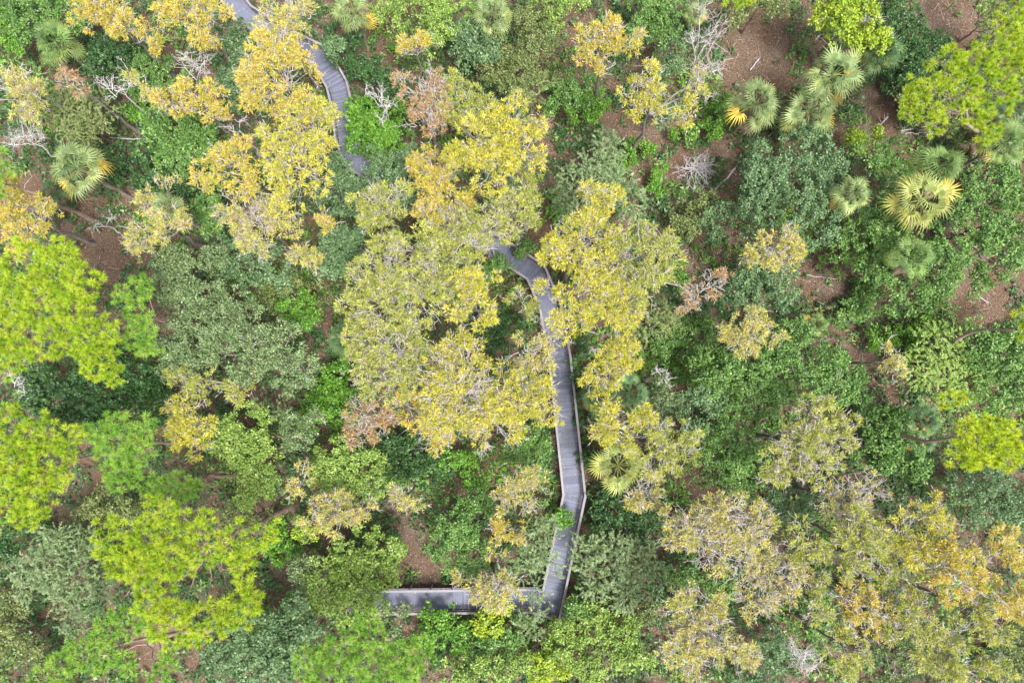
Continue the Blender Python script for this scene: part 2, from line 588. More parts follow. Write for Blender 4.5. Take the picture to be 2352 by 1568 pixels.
def shell(lobe, n, zmin=-0.15, inner=0.6, rag=0.22, subs=False):
    """points near the outer skin of a lobe with a ragged outline, and outward directions"""
    c, r, rz = lobe
    if subs:
        # the lobe is a bunch of smaller domes with gaps between them
        m = max(4, int(round(2.6 * r * r)))
        m = min(m, 16)
        sd = rand_dirs(m, zmin, 1.0)
        rs = rng.uniform(0.30, 0.50, m) * min(1.0, 1.9 / math.sqrt(m) + 0.25)
        cen = sd * (rng.uniform(0.80, 1.05, m) * (1 - rs * 0.55))[:, None]
        w = rs ** 2; w = w / w.sum()
        i = rng.choice(m, n, p=w)
        hd = rand_dirs(n, -0.35, 1.0)
        q = cen[i] + hd * (rs[i] * rng.uniform(0.55, 1.05, n) ** 0.6)[:, None]
        return c + q * np.array((r, r, rz)), unit(hd * 0.7 + sd[i] * 0.5)
    d_ = rand_dirs(n, zmin, 1.0)
    k = rng.uniform(inner, 1.0, n) ** 0.7
    b = rand_dirs(6, -0.3, 1.0)
    bump = np.zeros(n)
    for q in b:
        bump += np.where(d_ @ q > 0.72, 1.0, 0.0) * rng.uniform(-1.1, 1.0)
    k = k * (1 + rag * np.clip(bump, -1.3, 1.2)) * (1 + rng.normal(0, 0.05, n))
    return c + d_ * k[:, None] * np.array((r, r, rz)), d_

def skeleton(root, base, c, lobes, H, tr, bark, top=0.82, wob=0.012, twig_targets=None, twig_r=0.03, limb_k=1.0, limb_from=0.35, twig_lv=1):
    T = Tubes()
    m = 9
    tz = max(0.5, min(H * top, c[2] + 0.2))
    P = curve(np.array((0, 0, -0.25)), np.array((c[0] - base[0], c[1] - base[1], tz)), m, 0.0, wob)
    s = np.linspace(0, 1, m)
    R = tr * (1 - 0.72 * s) * (1 + 0.9 * np.exp(-s * 14))
    T.add(P[0], R, 8)
    trunk = link('trunk', T.mesh('trunk'), root, bark)
    B = Tubes()
    off = np.array((base[0], base[1], 0))
    for k, (p, r, rz) in enumerate(lobes):
        q = p - off - np.array((0, 0, rz * 0.35))
        hd = math.hypot(q[0] - P[0][-1][0], q[1] - P[0][-1][1])
        z0 = np.clip(q[2] - hd * 0.75 - 0.3, H * limb_from * 0.6, tz * 0.97)
        i = np.interp(z0, P[0][:, 2], s)
        st = np.array([np.interp(i, s, P[0][:, j]) for j in range(3)])
        r0 = tr * (1 - 0.72 * i) * 0.62 * limb_k
        C = curve(st, q, 7, rng.uniform(-0.05, 0.10), 0.03)[0]
        B.add(C, np.linspace(r0, max(0.035, r0 * 0.4), 7), 5)
        if twig_targets is not None and len(twig_targets[k]):
            tt = twig_targets[k] - off
            f = rng.integers(3, 7, len(tt))
            burst(B, C[f], tt, twig_r, 2, twig_lv, 5, 0.05)
    return trunk, B

def cypress(color, H, lobes, label, bare=0.25, dens=1.0, name='cypress_tree'):
    c, L = world_lobes(lobes, H, 0.75, 0.45)
    base = clear_base(c[:2].copy())
    root = empty(name, (base[0], base[1], 0))
    tag(root, label, 'tree')
    off = np.array((base[0], base[1], 0))
    Fs, Cs, twigs = [], [], []
    for k, lb in enumerate(L):
        area = math.pi * lb[1] ** 2
        n = max(8, int(area * 7.2 * dens))
        p, o = shell(lb, n, -0.1, 0.45, 0.28, True)
        sel = rng.random(n) < 0.11
        twigs.append(p[sel] + o[sel] * 0.10)
        nb = 27
        base_t = rng.uniform(0, 1, n)
        c0 = np.repeat(p, nb, 0); oo = np.repeat(o, nb, 0)
        spin = rand_dirs(n * nb)
        pos = c0 + spin * rng.uniform(0.02, 0.24, (n * nb, 1)) * np.array((1, 1, 0.6))
        dr = unit(oo * 0.5 + np.array((0, 0, 0.15)) + spin * 0.8 + rand_dirs(n * nb) * 0.35)
        nr = unit(rand_dirs(n * nb) * 0.7 + np.array((0, 0, 0.8)))
        Fs.append(blade(pos - off, dr, nr, rng.uniform(0.09, 0.30, n * nb), rng.uniform(0.035, 0.085, n * nb)))
        t = np.clip(np.repeat(base_t, nb) * 0.75 + rng.uniform(0, 0.25, n * nb), 0, 1)
        Cs.append(ramp3(CYP[color], t, 0.16))
        # short pale twiglets that carry the sprays
        nt_ = int(n * (0.45 + 1.0 * bare))
        i = rng.integers(0, n, nt_)
        q0 = p[i] - o[i] * rng.uniform(0.15, 0.4, (nt_, 1)) + rand_dirs(nt_) * 0.2
        d1 = unit(o[i] * 0.55 + rand_dirs(nt_) * 0.9 + np.array((0, 0, 0.15)))
        l1 = rng.uniform(0.30, 0.65, nt_)
        q1 = q0 + d1 * (l1 * 0.8)[:, None]
        d2 = unit(d1 + rand_dirs(nt_) * 0.8)
        for qq, dd_, ll in ((q0, d1, l1), (q1, d2, l1 * 0.7), (q1, unit(d1 + rand_dirs(nt_) * 0.9), l1 * 0.6)):
            Fs.append(blade(qq - off, dd_, np.array((0, 0, 1.0)) + rand_dirs(nt_) * 0.3, ll, rng.uniform(0.028, 0.055, nt_)))
            Cs.append(ramp3([(0.36, 0.31, 0.28), (0.62, 0.57, 0.53)], rng.random(nt_), 0.1))
    tr = 0.08 + H * 0.008
    trunk, B = skeleton(root, base, c, L, H, tr, M['grey_bark'], 0.9, 0.010, twigs, 0.026, 1.0, 0.35, 2)
    if bare > 0:
        for lb in L:
            nb = rng.poisson(bare * 2.2 * math.pi * lb[1] ** 2 * 0.5)
            if nb:
                e, o = shell(lb, nb, 0.0, 0.9, 0.1)
                st = lb[0] + (e - lb[0]) * 0.45
                e = e + o * rng.uniform(0.0, 0.5, (nb, 1)) + np.array((0, 0, 0.25))
                burst(B, st - off, e - off, 0.034 + 0.012 * min(1, bare), 3, 2 + (bare > .6), 5, 0.08)
    link('branches', B.mesh('branches'), root, M['pale_bark'])
    link('crown', soup('crown', np.concatenate(Fs), np.concatenate(Cs)), root, M['feather'])
    return root

def broadleaf(color, H, lobes, label, dens=1.0, leaf=0.2, name='broadleaf_tree', bare=0.0, cat='tree', color2=None):
    c, L = world_lobes(lobes, H, 0.85, 0.50)
    base = clear_base(c[:2].copy())
    root = empty(name, (base[0], base[1], 0))
    tag(root, label, cat)
    off = np.array((base[0], base[1], 0))
    Fs, Cs, twigs = [], [], []
    for lb in L:
        area = math.pi * lb[1] ** 2
        n = max(7, int(area * 4.4 * dens))
        p, o = shell(lb, n, -0.05, 0.5, 0.26, True)
        twigs.append(p[rng.random(n) < 0.07])
        nb = 36
        N = n * nb
        cr = rng.uniform(0.25, 0.50, n)
        bt = rng.uniform(0, 1, n)
        h = unit(np.repeat(o, nb, 0) * 0.6 + np.array((0, 0, 0.35)) + rand_dirs(N) * 0.95)
        pos = np.repeat(p, nb, 0) + h * (np.repeat(cr, nb) * rng.uniform(0.35, 1.0, N))[:, None]
        dr = unit(rand_dirs(N) + h * 0.45 - np.array((0, 0, 0.1)))
        nr = unit(h * 0.8 + np.array((0, 0, 0.55)) + rand_dirs(N) * 0.55)
        sz = leaf * rng.uniform(0.7, 1.35, N)
        Fs.append(rhombus(pos - off, dr, nr, sz, sz * rng.uniform(0.45, 0.62, N), 0.10))
        t = np.clip(np.repeat(bt, nb) * 0.6 + rng.uniform(0, 0.4, N), 0, 1)
        cc = ramp3(GRN[color], t, 0.13)
        if color2:
            k = np.repeat(rng.random(n) < 0.35, nb)
            cc[k] = ramp3(GRN[color2], t[k], 0.13)
        Cs.append(cc)
    low = H < 3.2
    trunk, B = skeleton(root, base, c, L, H, (0.04 if low else 0.07) + H * 0.010, M['brown_bark'], 0.6, 0.02, twigs, 0.024, 1.0, 0.3)
    if bare > 0:
        for lb in L:
            nb = rng.poisson(bare * 1.4 * math.pi * lb[1] ** 2 * 0.5)
            if nb:
                e, o = shell(lb, nb, 0.0, 0.95, 0.1)
                st = lb[0] + (e - lb[0]) * 0.4
                burst(B, st - off, e + o * 0.2 - off + np.array((0, 0, 0.2)), 0.03, 3, 3, 6, 0.07)
    link('branches', B.mesh('branches'), root, M['pale_bark'] if bare > 0 else M['brown_bark'])
    link('crown', soup('crown', np.concatenate(Fs), np.concatenate(Cs)), root, M['leaf'])
    return root

def wispy(color, H, lobes, label, dens=1.0, name='feathery_tree', droop=0.35, cat='tree'):
    """crown of long arching sprays set with small leaves"""
    c, L = world_lobes(lobes, H, 0.65, 0.40)
    base = clear_base(c[:2].copy())
    root = empty(name, (base[0], base[1], 0))
    tag(root, label, cat)
    off = np.array((base[0], base[1], 0))
    Fs, Cs, twigs = [], [], []
    SP = Tubes()
    for lb in L:
        area = math.pi * lb[1] ** 2
        n = max(8, int(area * 10 * dens))
        p, o = shell(lb, n, -0.15, 0.25, 0.22, True)
        twigs.append(p[rng.random(n) < 0.15])
        nb = 22
        N = n * nb
        Ls = rng.uniform(0.35, 0.95, n)
        lat = unit(o * np.array((1, 1, 0.3)) * 0.8 + rand_dirs(n) * 0.75 + np.array((0, 0, 0.3)))
        s = np.tile(np.linspace(0.02, 1, nb), n)
        D = np.repeat(lat, nb, 0); Lr = np.repeat(Ls, nb)
        pos = np.repeat(p, nb, 0) + D * (s * Lr)[:, None] + np.array((0, 0, -1.0)) * (droop * s ** 2 * Lr)[:, None]
        pos = pos + rand_dirs(N) * 0.035
        tang = unit(D + np.array((0, 0, -2 * droop)) * s[:, None])
        sidev = unit(np.cross(tang, np.array((0, 0, 1.0)))) * np.where(rng.random(N) < 0.5, 1, -1)[:, None]
        dr = unit(tang * 0.75 + sidev * 0.75 + rand_dirs(N) * 0.3)
        nr = unit(np.array((0, 0, 1.0)) + rand_dirs(N) * 0.55)
        sz = rng.uniform(0.10, 0.20, N)
        Fs.append(blade(pos - off, dr, nr, sz, sz * 0.42))
        bt = rng.uniform(0, 0.65, n)
        t = np.clip(np.repeat(bt, nb) + 0.12 * s + rng.uniform(0, 0.25, N), 0, 1)
        Cs.append(ramp3(GRN[color], t, 0.13))
    trunk, B = skeleton(root, base, c, L, H, 0.07 + H * 0.012, M['brown_bark'], 0.55, 0.02, twigs, 0.022)
    link('branches', B.mesh('branches'), root, M['brown_bark'])
    link('crown', soup('crown', np.concatenate(Fs), np.concatenate(Cs)), root, M['leaf'])
    return root

def pine(color, H, lobes, label, dens=1.0, lean=(0, 0)):
    c, L = world_lobes(lobes, H, 0.55, 0.22)
    base = clear_base(at(lean[1], lean[2], 0)[0][:2] if lean[0] == 'px' else c[:2] + np.array(lean))
    root = empty('pine_tree', (base[0], base[1], 0))
    tag(root, label, 'pine tree')
    off = np.array((base[0], base[1], 0))
    Fs, Cs, twigs = [], [], []
    for lb in L:
        area = math.pi * lb[1] ** 2
        n = max(6, int(area * 3.9 * dens))
        p, o = shell(lb, n * 5, -0.05, 0.5, 0.22)
        keep = []
        for i in range(len(p)):                      # tufts stand apart from each other
            if len(keep) >= n: break
            if not keep or np.min(np.linalg.norm(p[keep] - p[i], axis=1)) > 0.42: keep.append(i)
        p, o = p[keep], o[keep]; n = len(p)
        twigs.append(p[rng.random(n) < 0.16])
        nb = 120
        N = n * nb
        ax = unit(o * 0.8 + np.array((0, 0, 0.7)) + rand_dirs(n) * 0.3)
        dr = unit(rand_dirs(N) + np.repeat(ax, nb, 0) * 0.75)
        pos = np.repeat(p, nb, 0) + np.repeat(ax, nb, 0) * rng.uniform(-0.10, 0.14, (N, 1)) + rand_dirs(N) * 0.02
        Ln = np.repeat(rng.uniform(0.36, 0.50, n), nb) * rng.uniform(0.8, 1.1, N)
        Fs.append(blade(pos - off, dr, rand_dirs(N) + np.array((0, 0, 0.5)), Ln, rng.uniform(0.030, 0.050, N)))
        bt = rng.uniform(0, 1, n)
        t = np.clip(np.repeat(bt, nb) * 0.6 + rng.uniform(0, 0.4, N), 0, 1)
        Cs.append(ramp3(PIN[color], t, 0.12))
    trunk, B = skeleton(root, base, c, L, H, 0.10 + H * 0.009, M['pine_bark'], 0.86, 0.018, twigs, 0.03, 1.0, 0.5)
    link('branches', B.mesh('branches'), root, M['pine_bark'])
    link('crown', soup('crown', np.concatenate(Fs), np.concatenate(Cs)), root, M['needle'])
    return root

def dead(H, lobes, label, dens=1.0, thick=0.04, name='dead_tree', levels=3, spread=0.85):
    c, L = world_lobes(lobes, H, 0.6, 0.3)
    base = clear_base(c[:2].copy())
    root = empty(name, (base[0], base[1], 0))
    tag(root, label, 'dead tree')
    off = np.array((base[0], base[1], 0))
    trunk, B = skeleton(root, base, c, L, H, 0.05 + H * 0.009, M['grey_bark'] if H > 9.5 else M['dead_bark'], 0.8, 0.02, None, 0.03, 0.7)
    for lb in L:
        n = max(5, int(math.pi * lb[1] ** 2 * 1.5 * dens))
        e, o = shell(lb, n, -0.2, 0.7, 0.2)
        st = lb[0] - np.array((0, 0, lb[2] * 0.35)) + rng.normal(0, 0.15 * lb[1], (n, 3))
        burst(B, st - off, e - off, thick, 3, levels, 6, 0.06, 4, spread)
    link('branches', B.mesh('branches'), root, M['dead_bark'] if H < 12 else M['pale_bark'])
    return root

def frond_mesh(k):
    r = np.random.default_rng(100 + k)
    V, F = [], []
    # petiole: a slim three-sided bar rising and arching over
    pet = np.linspace(0, 0.58, 4)
    arch = lambda x: 0.10 * math.sin(x * 3.0) - 0.22 * x * x
    for i, x in enumerate(pet):
        w = 0.016 - 0.006 * i / 3
        z = arch(x)
        V += [(x, -w, z), (x, w, z), (x, 0, z + w * 1.3)]
    for i in range(3):
        b = 3 * i
        F += [(b, b + 1, b + 4, b + 3), (b + 1, b + 2, b + 5, b + 4), (b + 2, b, b + 3, b + 5)]
    hx, hz = 0.56, arch(0.56)
    n = 17
    for j in range(n):
        a = math.radians(-112 + 224 * j / (n - 1)) + r.normal(0, 0.02)
        ln = 0.47 * (1 - 0.30 * (abs(a) / 2) ** 1.5) * r.uniform(0.9, 1.06)
        w = 0.020
        ca, sa = math.cos(a), math.sin(a)
        lift = 0.05 + 0.05 * abs(math.sin(a))
        droop = -r.uniform(0.02, 0.24) - 0.08 * ca
        b = len(V)
        m1, m2 = 0.38 * ln, 0.74 * ln
        z1, z2 = hz + lift, hz + lift + droop * 0.32
        V += [(hx, 0, hz),
              (hx + ca * m1 - sa * w, sa * m1 + ca * w, z1), (hx + ca * m1 + sa * w, sa * m1 - ca * w, z1),
              (hx + ca * m2 - sa * w * .7, sa * m2 + ca * w * .7, z2), (hx + ca * m2 + sa * w * .7, sa * m2 - ca * w * .7, z2),
              (hx + ca * ln, sa * ln, hz + lift * 0.5 + droop)]
        F += [(b, b + 2, b + 1), (b + 1, b + 2, b + 4, b + 3), (b + 3, b + 4, b + 5)]
    me = bpy.data.meshes.new('frond')
    me.from_pydata(V, [], F)
    me.materials.append(M['frond'])
    return me
FRONDS = [frond_mesh(k) for k in range(6)]

PALM = {'p': [(0.19, 0.265, 0.105), (0.31, 0.35, 0.105)], 'y': [(0.29, 0.35, 0.11), (0.47, 0.42, 0.075)],
        'd': [(0.085, 0.16, 0.065), (0.16, 0.24, 0.07)], 'g': [(0.13, 0.22, 0.065), (0.25, 0.32, 0.075)]}

def palm(color, H, x, y, r, label, n=25, old=0.14, name='palm_tree'):
    p, g = at(x, y, H)
    rw = r * g
    base = clear_base(p[:2].copy())
    root = empty(name, (base[0], base[1], 0))
    tag(root, label, 'palm')
    T = Tubes()
    lean = np.array((p[0] - base[0], p[1] - base[1], H - 0.1))
    m = 12
    P = curve(np.array((0, 0, -0.25)), lean, m, 0.0, 0.006)
    rad = np.full(m, 0.17) * (1 + 0.12 * rng.normal(0, 1, m)); rad[0] = 0.26; rad[-2:] = 0.24
    T.add(P[0], rad, 8)
    link('trunk', T.mesh('trunk'), root, M['palm_bark'])
    c0, c1 = np.array(PALM[color][0]), np.array(PALM[color][1])
    ga = math.pi * (3 - math.sqrt(5)); ph = rng.uniform(0, 6.28)
    for k in range(n):
        s = (k + 0.5) / n
        o = link('frond', FRONDS[int(rng.integers(0, 6))], root)
        o.location = lean + np.array((0, 0, 0.08 - 0.28 * s))
        pitch = math.radians(62 - 84 * s ** 0.7 + rng.normal(0, 13))
        o.rotation_euler = (rng.normal(0, 0.35), -pitch, ph + k * ga + rng.normal(0, 0.3))
        L = rw * rng.uniform(0.84, 1.18) * (0.88 + 0.20 * s)
        o.scale = (L, L, L)
        cc = c0 * (1 - s ** 1.5) + c1 * s ** 1.5
        if s > 0.8 and rng.random() < old * 3: cc = np.array((0.50, 0.36, 0.06))
        if s > 0.85 and rng.random() < 0.55: cc = np.array((0.26, 0.185, 0.125)); o.rotation_euler.y += 0.5
        o.color = (*np.clip(cc * math.exp(rng.normal(0, 0.2)), 0, 0.8), 1)
    return root

# ------------------------------------------------------------------ the trees, by crown lobes in picture pixels (x, y, radius of a 2352 x 1568 picture)
CYPRESS = [
 ('o', 13, '205,28,42 255,30,45 300,68,38 345,95,33 240,5,40', 'orange cypress at the top edge, left of the yellow one by the boardwalk end', .5, 1.15),
 ('o', 14, '440,30,48 482,20,44 470,75,44 395,38,38 490,105,25', 'golden cypress at the top edge just left of the dark boardwalk end', .35, 1),
 ('p', 13, '650,15,48 692,50,42 625,55,36 680,85,30', 'pale gold cypress at the top edge just right of the dark boardwalk end', .7, .8),
 ('p', 11, '45,205,45 65,235,42 85,200,28', 'pale orange cypress with bare white tips at the upper left edge', .8, .9),
 ('r', 11, '160,190,28 190,200,22', 'small rust coloured cypress top left of the pale olive feathery tree', .6, .8),
 ('p', 11, '298,168,20 330,190,18 345,220,20', 'tiny pale yellow cypress beside the white bare branches at upper left', .7, .7),
 ('o', 12, '390,238,38 422,258,30 450,212,38 490,230,42 503,272,30', 'orange yellow cypress right under the fan of bare white branches', .4, 1),
 ('o', 15, '640,120,60 650,195,80 605,175,48 690,250,48 690,125,40 600,230,40 615,95,30', 'big gold cypress left of the upper boardwalk bend', .35, 1),
 ('y', 15, '700,305,75 690,385,75 740,300,38 630,315,38 660,445,48 735,345,38', 'big yellow cypress left of the lower end of the upper boardwalk stretch', .4, 1),
 ('o', 13, '540,375,52 478,393,38 560,348,38 572,412,40', 'orange cypress touching the left side of the big yellow one', .3, 1),
 ('p', 12, '560,495,58 600,530,56 648,500,48 590,572,38', 'pale yellow cypress full of grey twigs, below the orange one left of centre', .9, .85),
 ('o', 11, '50,465,52 30,515,48 90,508,48 60,545,40 20,450,35', 'golden orange cypress at the left edge above the large lime pine', .3, 1),
 ('p', 11, '372,452,48 342,540,46 402,520,46 330,572,33 420,495,28 310,550,22', 'pale orange cypress with a palm under it, left of centre', .6, .8),
 ('o', 10, '760,512,30 742,500,18', 'small orange cypress among green crowns left of centre', .6, .7),
 ('p', 10, '700,588,36 680,575,22 722,600,22', 'small pale yellow cypress left of the round blue green crown', .6, .8),
 ('r', 13, '970,225,44 1000,195,38 980,290,46 935,195,28 1005,240,30', 'rust red cypress with thin bare twigs right of the upper boardwalk', 1.0, .7),
 ('yg', 13, '1060,250,55 1095,230,40 1040,205,38 1075,290,40', 'dull yellow green cypress between the rust one and the brightest yellow one', .15, .9),
 ('y', 16, '1100,325,70 1180,285,66 1205,350,55 1130,385,56 1062,365,38 1215,300,34', 'brightest yellow cypress of all, upper centre', .1, 1.25),
 ('o', 13, '1000,390,52 1008,450,56 965,368,36 1040,475,50 985,495,36 1030,520,36', 'dull gold cypress at the lower left of the brightest yellow one', .35, 1.15),
 ('yg', 13, '873,482,52 848,458,40 905,455,40 872,520,42', 'lone pale yellow cypress in front of dark blue green foliage, upper centre', .4, .95),
 ('yg', 14, '1110,505,60 1170,500,55 1050,520,50 1200,530,38 1085,560,46 1125,530,40 1020,545,36 1200,455,40 1215,415,30', 'yellow green cypress directly below the brightest yellow one', .4, .95),
 ('yg', 15, '900,615,75 960,585,66 880,690,75 962,680,72 838,640,46 1020,600,54 1005,655,54 820,700,38', 'very wide yellow green cypress left of the boardwalk middle bend', .55, 1),
 ('y', 15, '1090,690,44 1080,660,40 1112,640,32 1062,722,36 1105,738,36', 'narrow bright yellow cypress just left of the boardwalk middle bend', .25, 1.1),
 ('yg', 14, '860,800,70 920,818,64 828,838,40 880,868,54 930,860,46 955,780,38', 'yellow green cypress beside a half hidden palm left of centre', .6, 1),
 ('y', 15, '1055,850,74 1048,920,74 1100,930,62 1020,880,54 1130,965,54 1040,972,46 1050,800,46', 'wide golden cypress with crooked white branches below centre, left of boardwalk', .8, 1),
 ('y', 14, '1190,920,54 1235,930,50 1200,880,44 1160,970,46 1252,905,32', 'golden cypress leaning onto the left rail of the long straight stretch', .4, 1),
 ('p', 13, '1210,800,44 1240,822,40 1180,840,36 1266,778,30', 'pale cypress with many bare twigs touching the boardwalk left rail', .9, .85),
 ('r', 11, '840,955,44 828,992,34 872,972,36', 'small pale orange cypress over green ground cover, lower left of centre', .8, .8),
 ('o', 12, '960,950,46 990,980,46 938,930,34 1012,1003,36', 'pale orange cypress at the lower left of the wide golden one', .5, .9),
 ('y', 14, '1370,458,46 1340,500,38 1402,455,32 1350,430,24', 'upper small yellow cypress of the golden pair right of the boardwalk bend', .5, .95),
 ('y', 15, '1330,548,60 1300,572,44 1392,540,36 1268,588,30 1340,602,38', 'deep golden cypress next to the boardwalk middle bend, on its right', .3, 1.1),
 ('yg', 15, '1470,588,74 1532,572,46 1462,652,54 1502,640,42 1422,582,46', 'yellow green cypress right of the deep golden one', .35, 1),
 ('y', 15, '1335,680,64 1402,700,64 1285,712,42 1322,745,42 1265,665,32 1442,722,40 1382,640,46', 'wide yellow cypress overhanging the right rail below the middle bend', .35, 1.05),
 ('y', 12, '1420,830,46 1390,852,42 1370,872,34 1422,790,30 1452,822,32 1400,885,20', 'compact golden cypress above two dark palms right of the boardwalk', .2, 1.1),
 ('y', 12, '1410,968,48 1472,950,34 1380,975,34 1462,1005,42 1380,1008,26', 'yellow cypress behind the palm with yellowing fronds right of boardwalk', .5, 1),
 ('yg', 12, '1530,1005,46 1562,1042,42 1500,1050,40 1575,1000,30', 'yellow green cypress right of the one behind the yellowing palm', .5, .9),
 ('p', 10, '1480,1130,38 1458,1145,26 1502,1112,26', 'small pale cypress with bare tips just under the yellowing palm', .8, .9),
 ('o', 13, '1400,88,46 1360,100,40 1432,110,36 1338,122,26 1390,60,26 1382,165,26 1460,100,26', 'orange yellow cypress with pale trunk, upper right of centre', .6, .9),
 ('y', 14, '1480,185,40 1460,222,40 1502,212,28 1480,252,36 1590,220,30 1600,185,26 1572,262,26 1512,255,24', 'thin yellow cypress with a tall forked trunk over brown ground', .7, .85),
 ('o', 10, '960,110,36 940,122,26 985,97,18', 'small bright orange cypress near the top, right of upper boardwalk', .4, .9),
 ('p', 11, '1780,570,44 1740,582,34 1822,582,34 1790,540,34 1800,605,32', 'pale yellow cypress in front of the large round oak', .5, .95),
 ('p', 10, '1700,762,48 1740,740,34 1780,760,30 1680,790,30 1712,802,28', 'pale orange yellow cypress above the broad bright green oak', .4, .95),
 ('r', 9, '1632,648,30 1602,680,28 1660,640,20 1572,692,28', 'sparse pinkish tan cypress right of the yellow green one', .9, .7),
 ('yg', 13, '1862,965,54 1840,1020,64 1900,1005,52 1802,1062,46 1872,1062,50 1932,968,34 1882,918,30 1778,1082,34', 'pointed pale yellow cypress among green oaks, right side', .7, 1),
 ('p', 11, '1940,1150,52 1990,1125,40 1900,1160,34 1950,1185,34', 'half bare cypress with a fan of white limbs, right side', 1.8, .45),
 ('p', 13, '1600,1212,52 1662,1182,54 1560,1232,34 1702,1232,52 1642,1270,50 1732,1192,42 1540,1190,26', 'pale cypress webbed with white branches, lower right, nearest the boardwalk', 1.5, .95),
 ('p', 12, '1770,1310,52 1702,1322,42 1822,1302,38 1732,1380,42 1795,1355,36', 'mostly bare whitish cypress below the pale webbed one at lower right', 1.7, .7),
 ('p', 13, '1570,1400,52 1622,1440,56 1562,1480,48 1660,1482,44 1602,1512,44 1642,1392,34 1702,1502,34', 'pale yellow cypress at the bottom edge right of the boardwalk', .9, .95),
 ('yg', 13, '1960,1210,50 2000,1252,52 1930,1252,42 2042,1232,38 1952,1292,42', 'yellow green cypress below the fan of white limbs, lower right', .5, .9),
 ('y', 13, '2120,1190,44 2160,1172,38 2080,1222,44 2142,1242,44 2100,1262,36 2125,1290,34', 'yellow cypress at lower right touching the grey green crown', .4, .95),
 ('o', 14, '2190,1262,44 2172,1295,36 2215,1300,36 2200,1335,38 2158,1352,36', 'golden orange cypress with pale twigs near the lower right edge', .5, 1),
 ('o', 14, '2300,1252,38 2332,1242,34 2282,1222,26 2330,1332,44 2302,1362,44 2342,1392,36 2270,1342,34', 'deep gold cypress cut off by the right edge at lower right', .25, 1.1),
 ('o', 12, '1980,1390,42 1960,1362,34 2022,1402,34 1950,1402,28 2000,1432,26', 'orange cypress with white dead tips, bottom right', .9, .9),
 ('yg', 12, '2160,1480,52 2202,1458,44 2122,1502,38 2182,1522,38 2250,1450,34', 'pale olive yellow cypress in the bottom right corner', .35, .95),
 ('yg', 11, '2240,1545,40 2290,1530,34 2200,1560,36', 'dull yellow cypress cut off by the bottom edge, far right', .2, .9),
 ('yg', 11, '1942,1492,48 1920,1460,34 1965,1520,34', 'yellow green cypress right of the white bare tree at the bottom edge', .5, .95),
 ('yg', 11, '2070,1330,42 2040,1300,36 2095,1310,30', 'olive yellow cypress in the dark gap at lower right', .5, .85),
 ('p', 10, '1200,1130,46 1160,1150,34 1232,1100,26 1180,1110,30', 'pale orange cypress left of the boardwalk lower bend', .9, .9),
 ('o', 9, '1150,1212,34 1190,1215,28 1138,1258,22', 'small orange cypress over green foliage left of the lower boardwalk', .5, .85),
 ('p', 9, '1130,1352,46 1100,1345,34 1172,1342,34 1140,1380,28 1060,1332,20', 'pale cypress lying over the bottom boardwalk stretch', .9, .95),
 ('p', 10, '760,1180,42 810,1170,38 850,1168,28 720,1192,34 780,1205,28', 'pale yellow cypress with dead white tip, lower left of centre', .6, .9),
 ('p', 10, '690,1102,30 680,1132,20 702,1075,18', 'small pale orange cypress beside the light green oak, lower left', .6, .8),
 ('p', 9, '930,1140,28 950,1150,20 908,1130,18', 'tiny pale orange cypress in the dark gap, lower centre', .9, .9),
 ('y', 11, '430,950,44 462,982,38 410,1002,38 450,1022,36 400,962,30', 'yellow cypress right of the upper lime pines at lower left', .2, 1),
 ('yg', 10, '430,880,36 480,892,40 540,890,36 402,850,22 572,870,28', 'olive yellow cypress below the big grey green crowns, left', .35, .95),
 ('p', 9, '2040,822,28 2052,850,22 2035,795,18', 'small pale cypress with white snag beside the feathery light green tree', 1.0, .8),
 ('yg', 12, '1198,692,32 1228,722,22', 'small yellow green cypress in the crook of the boardwalk middle bend', .9, .8),
 ('yg', 10, '710,1010,30 735,690,1', 'x', 0, 0),
]
CYPRESS += [
 ('yg', 12, '1860,1235,46 1830,1270,36 1895,1275,36', 'olive cypress between the pale webbed one and the one below the white fan', .6, .9),
 ('yg', 12, '2070,1400,44 2110,1430,38 2050,1450,32', 'yellow olive cypress right of the orange one with white dead tips', .6, .9),
 ('yg', 11, '2250,1400,40 2290,1440,36', 'dull olive cypress at the right edge under the deep gold one', .3, .9),
 ('yg', 12, '1890,1350,36 1870,1400,36', 'olive yellow cypress left of the orange one with white dead tips', .8, .85),
]
CYPRESS = [c for c in CYPRESS if c[3] != 'x']

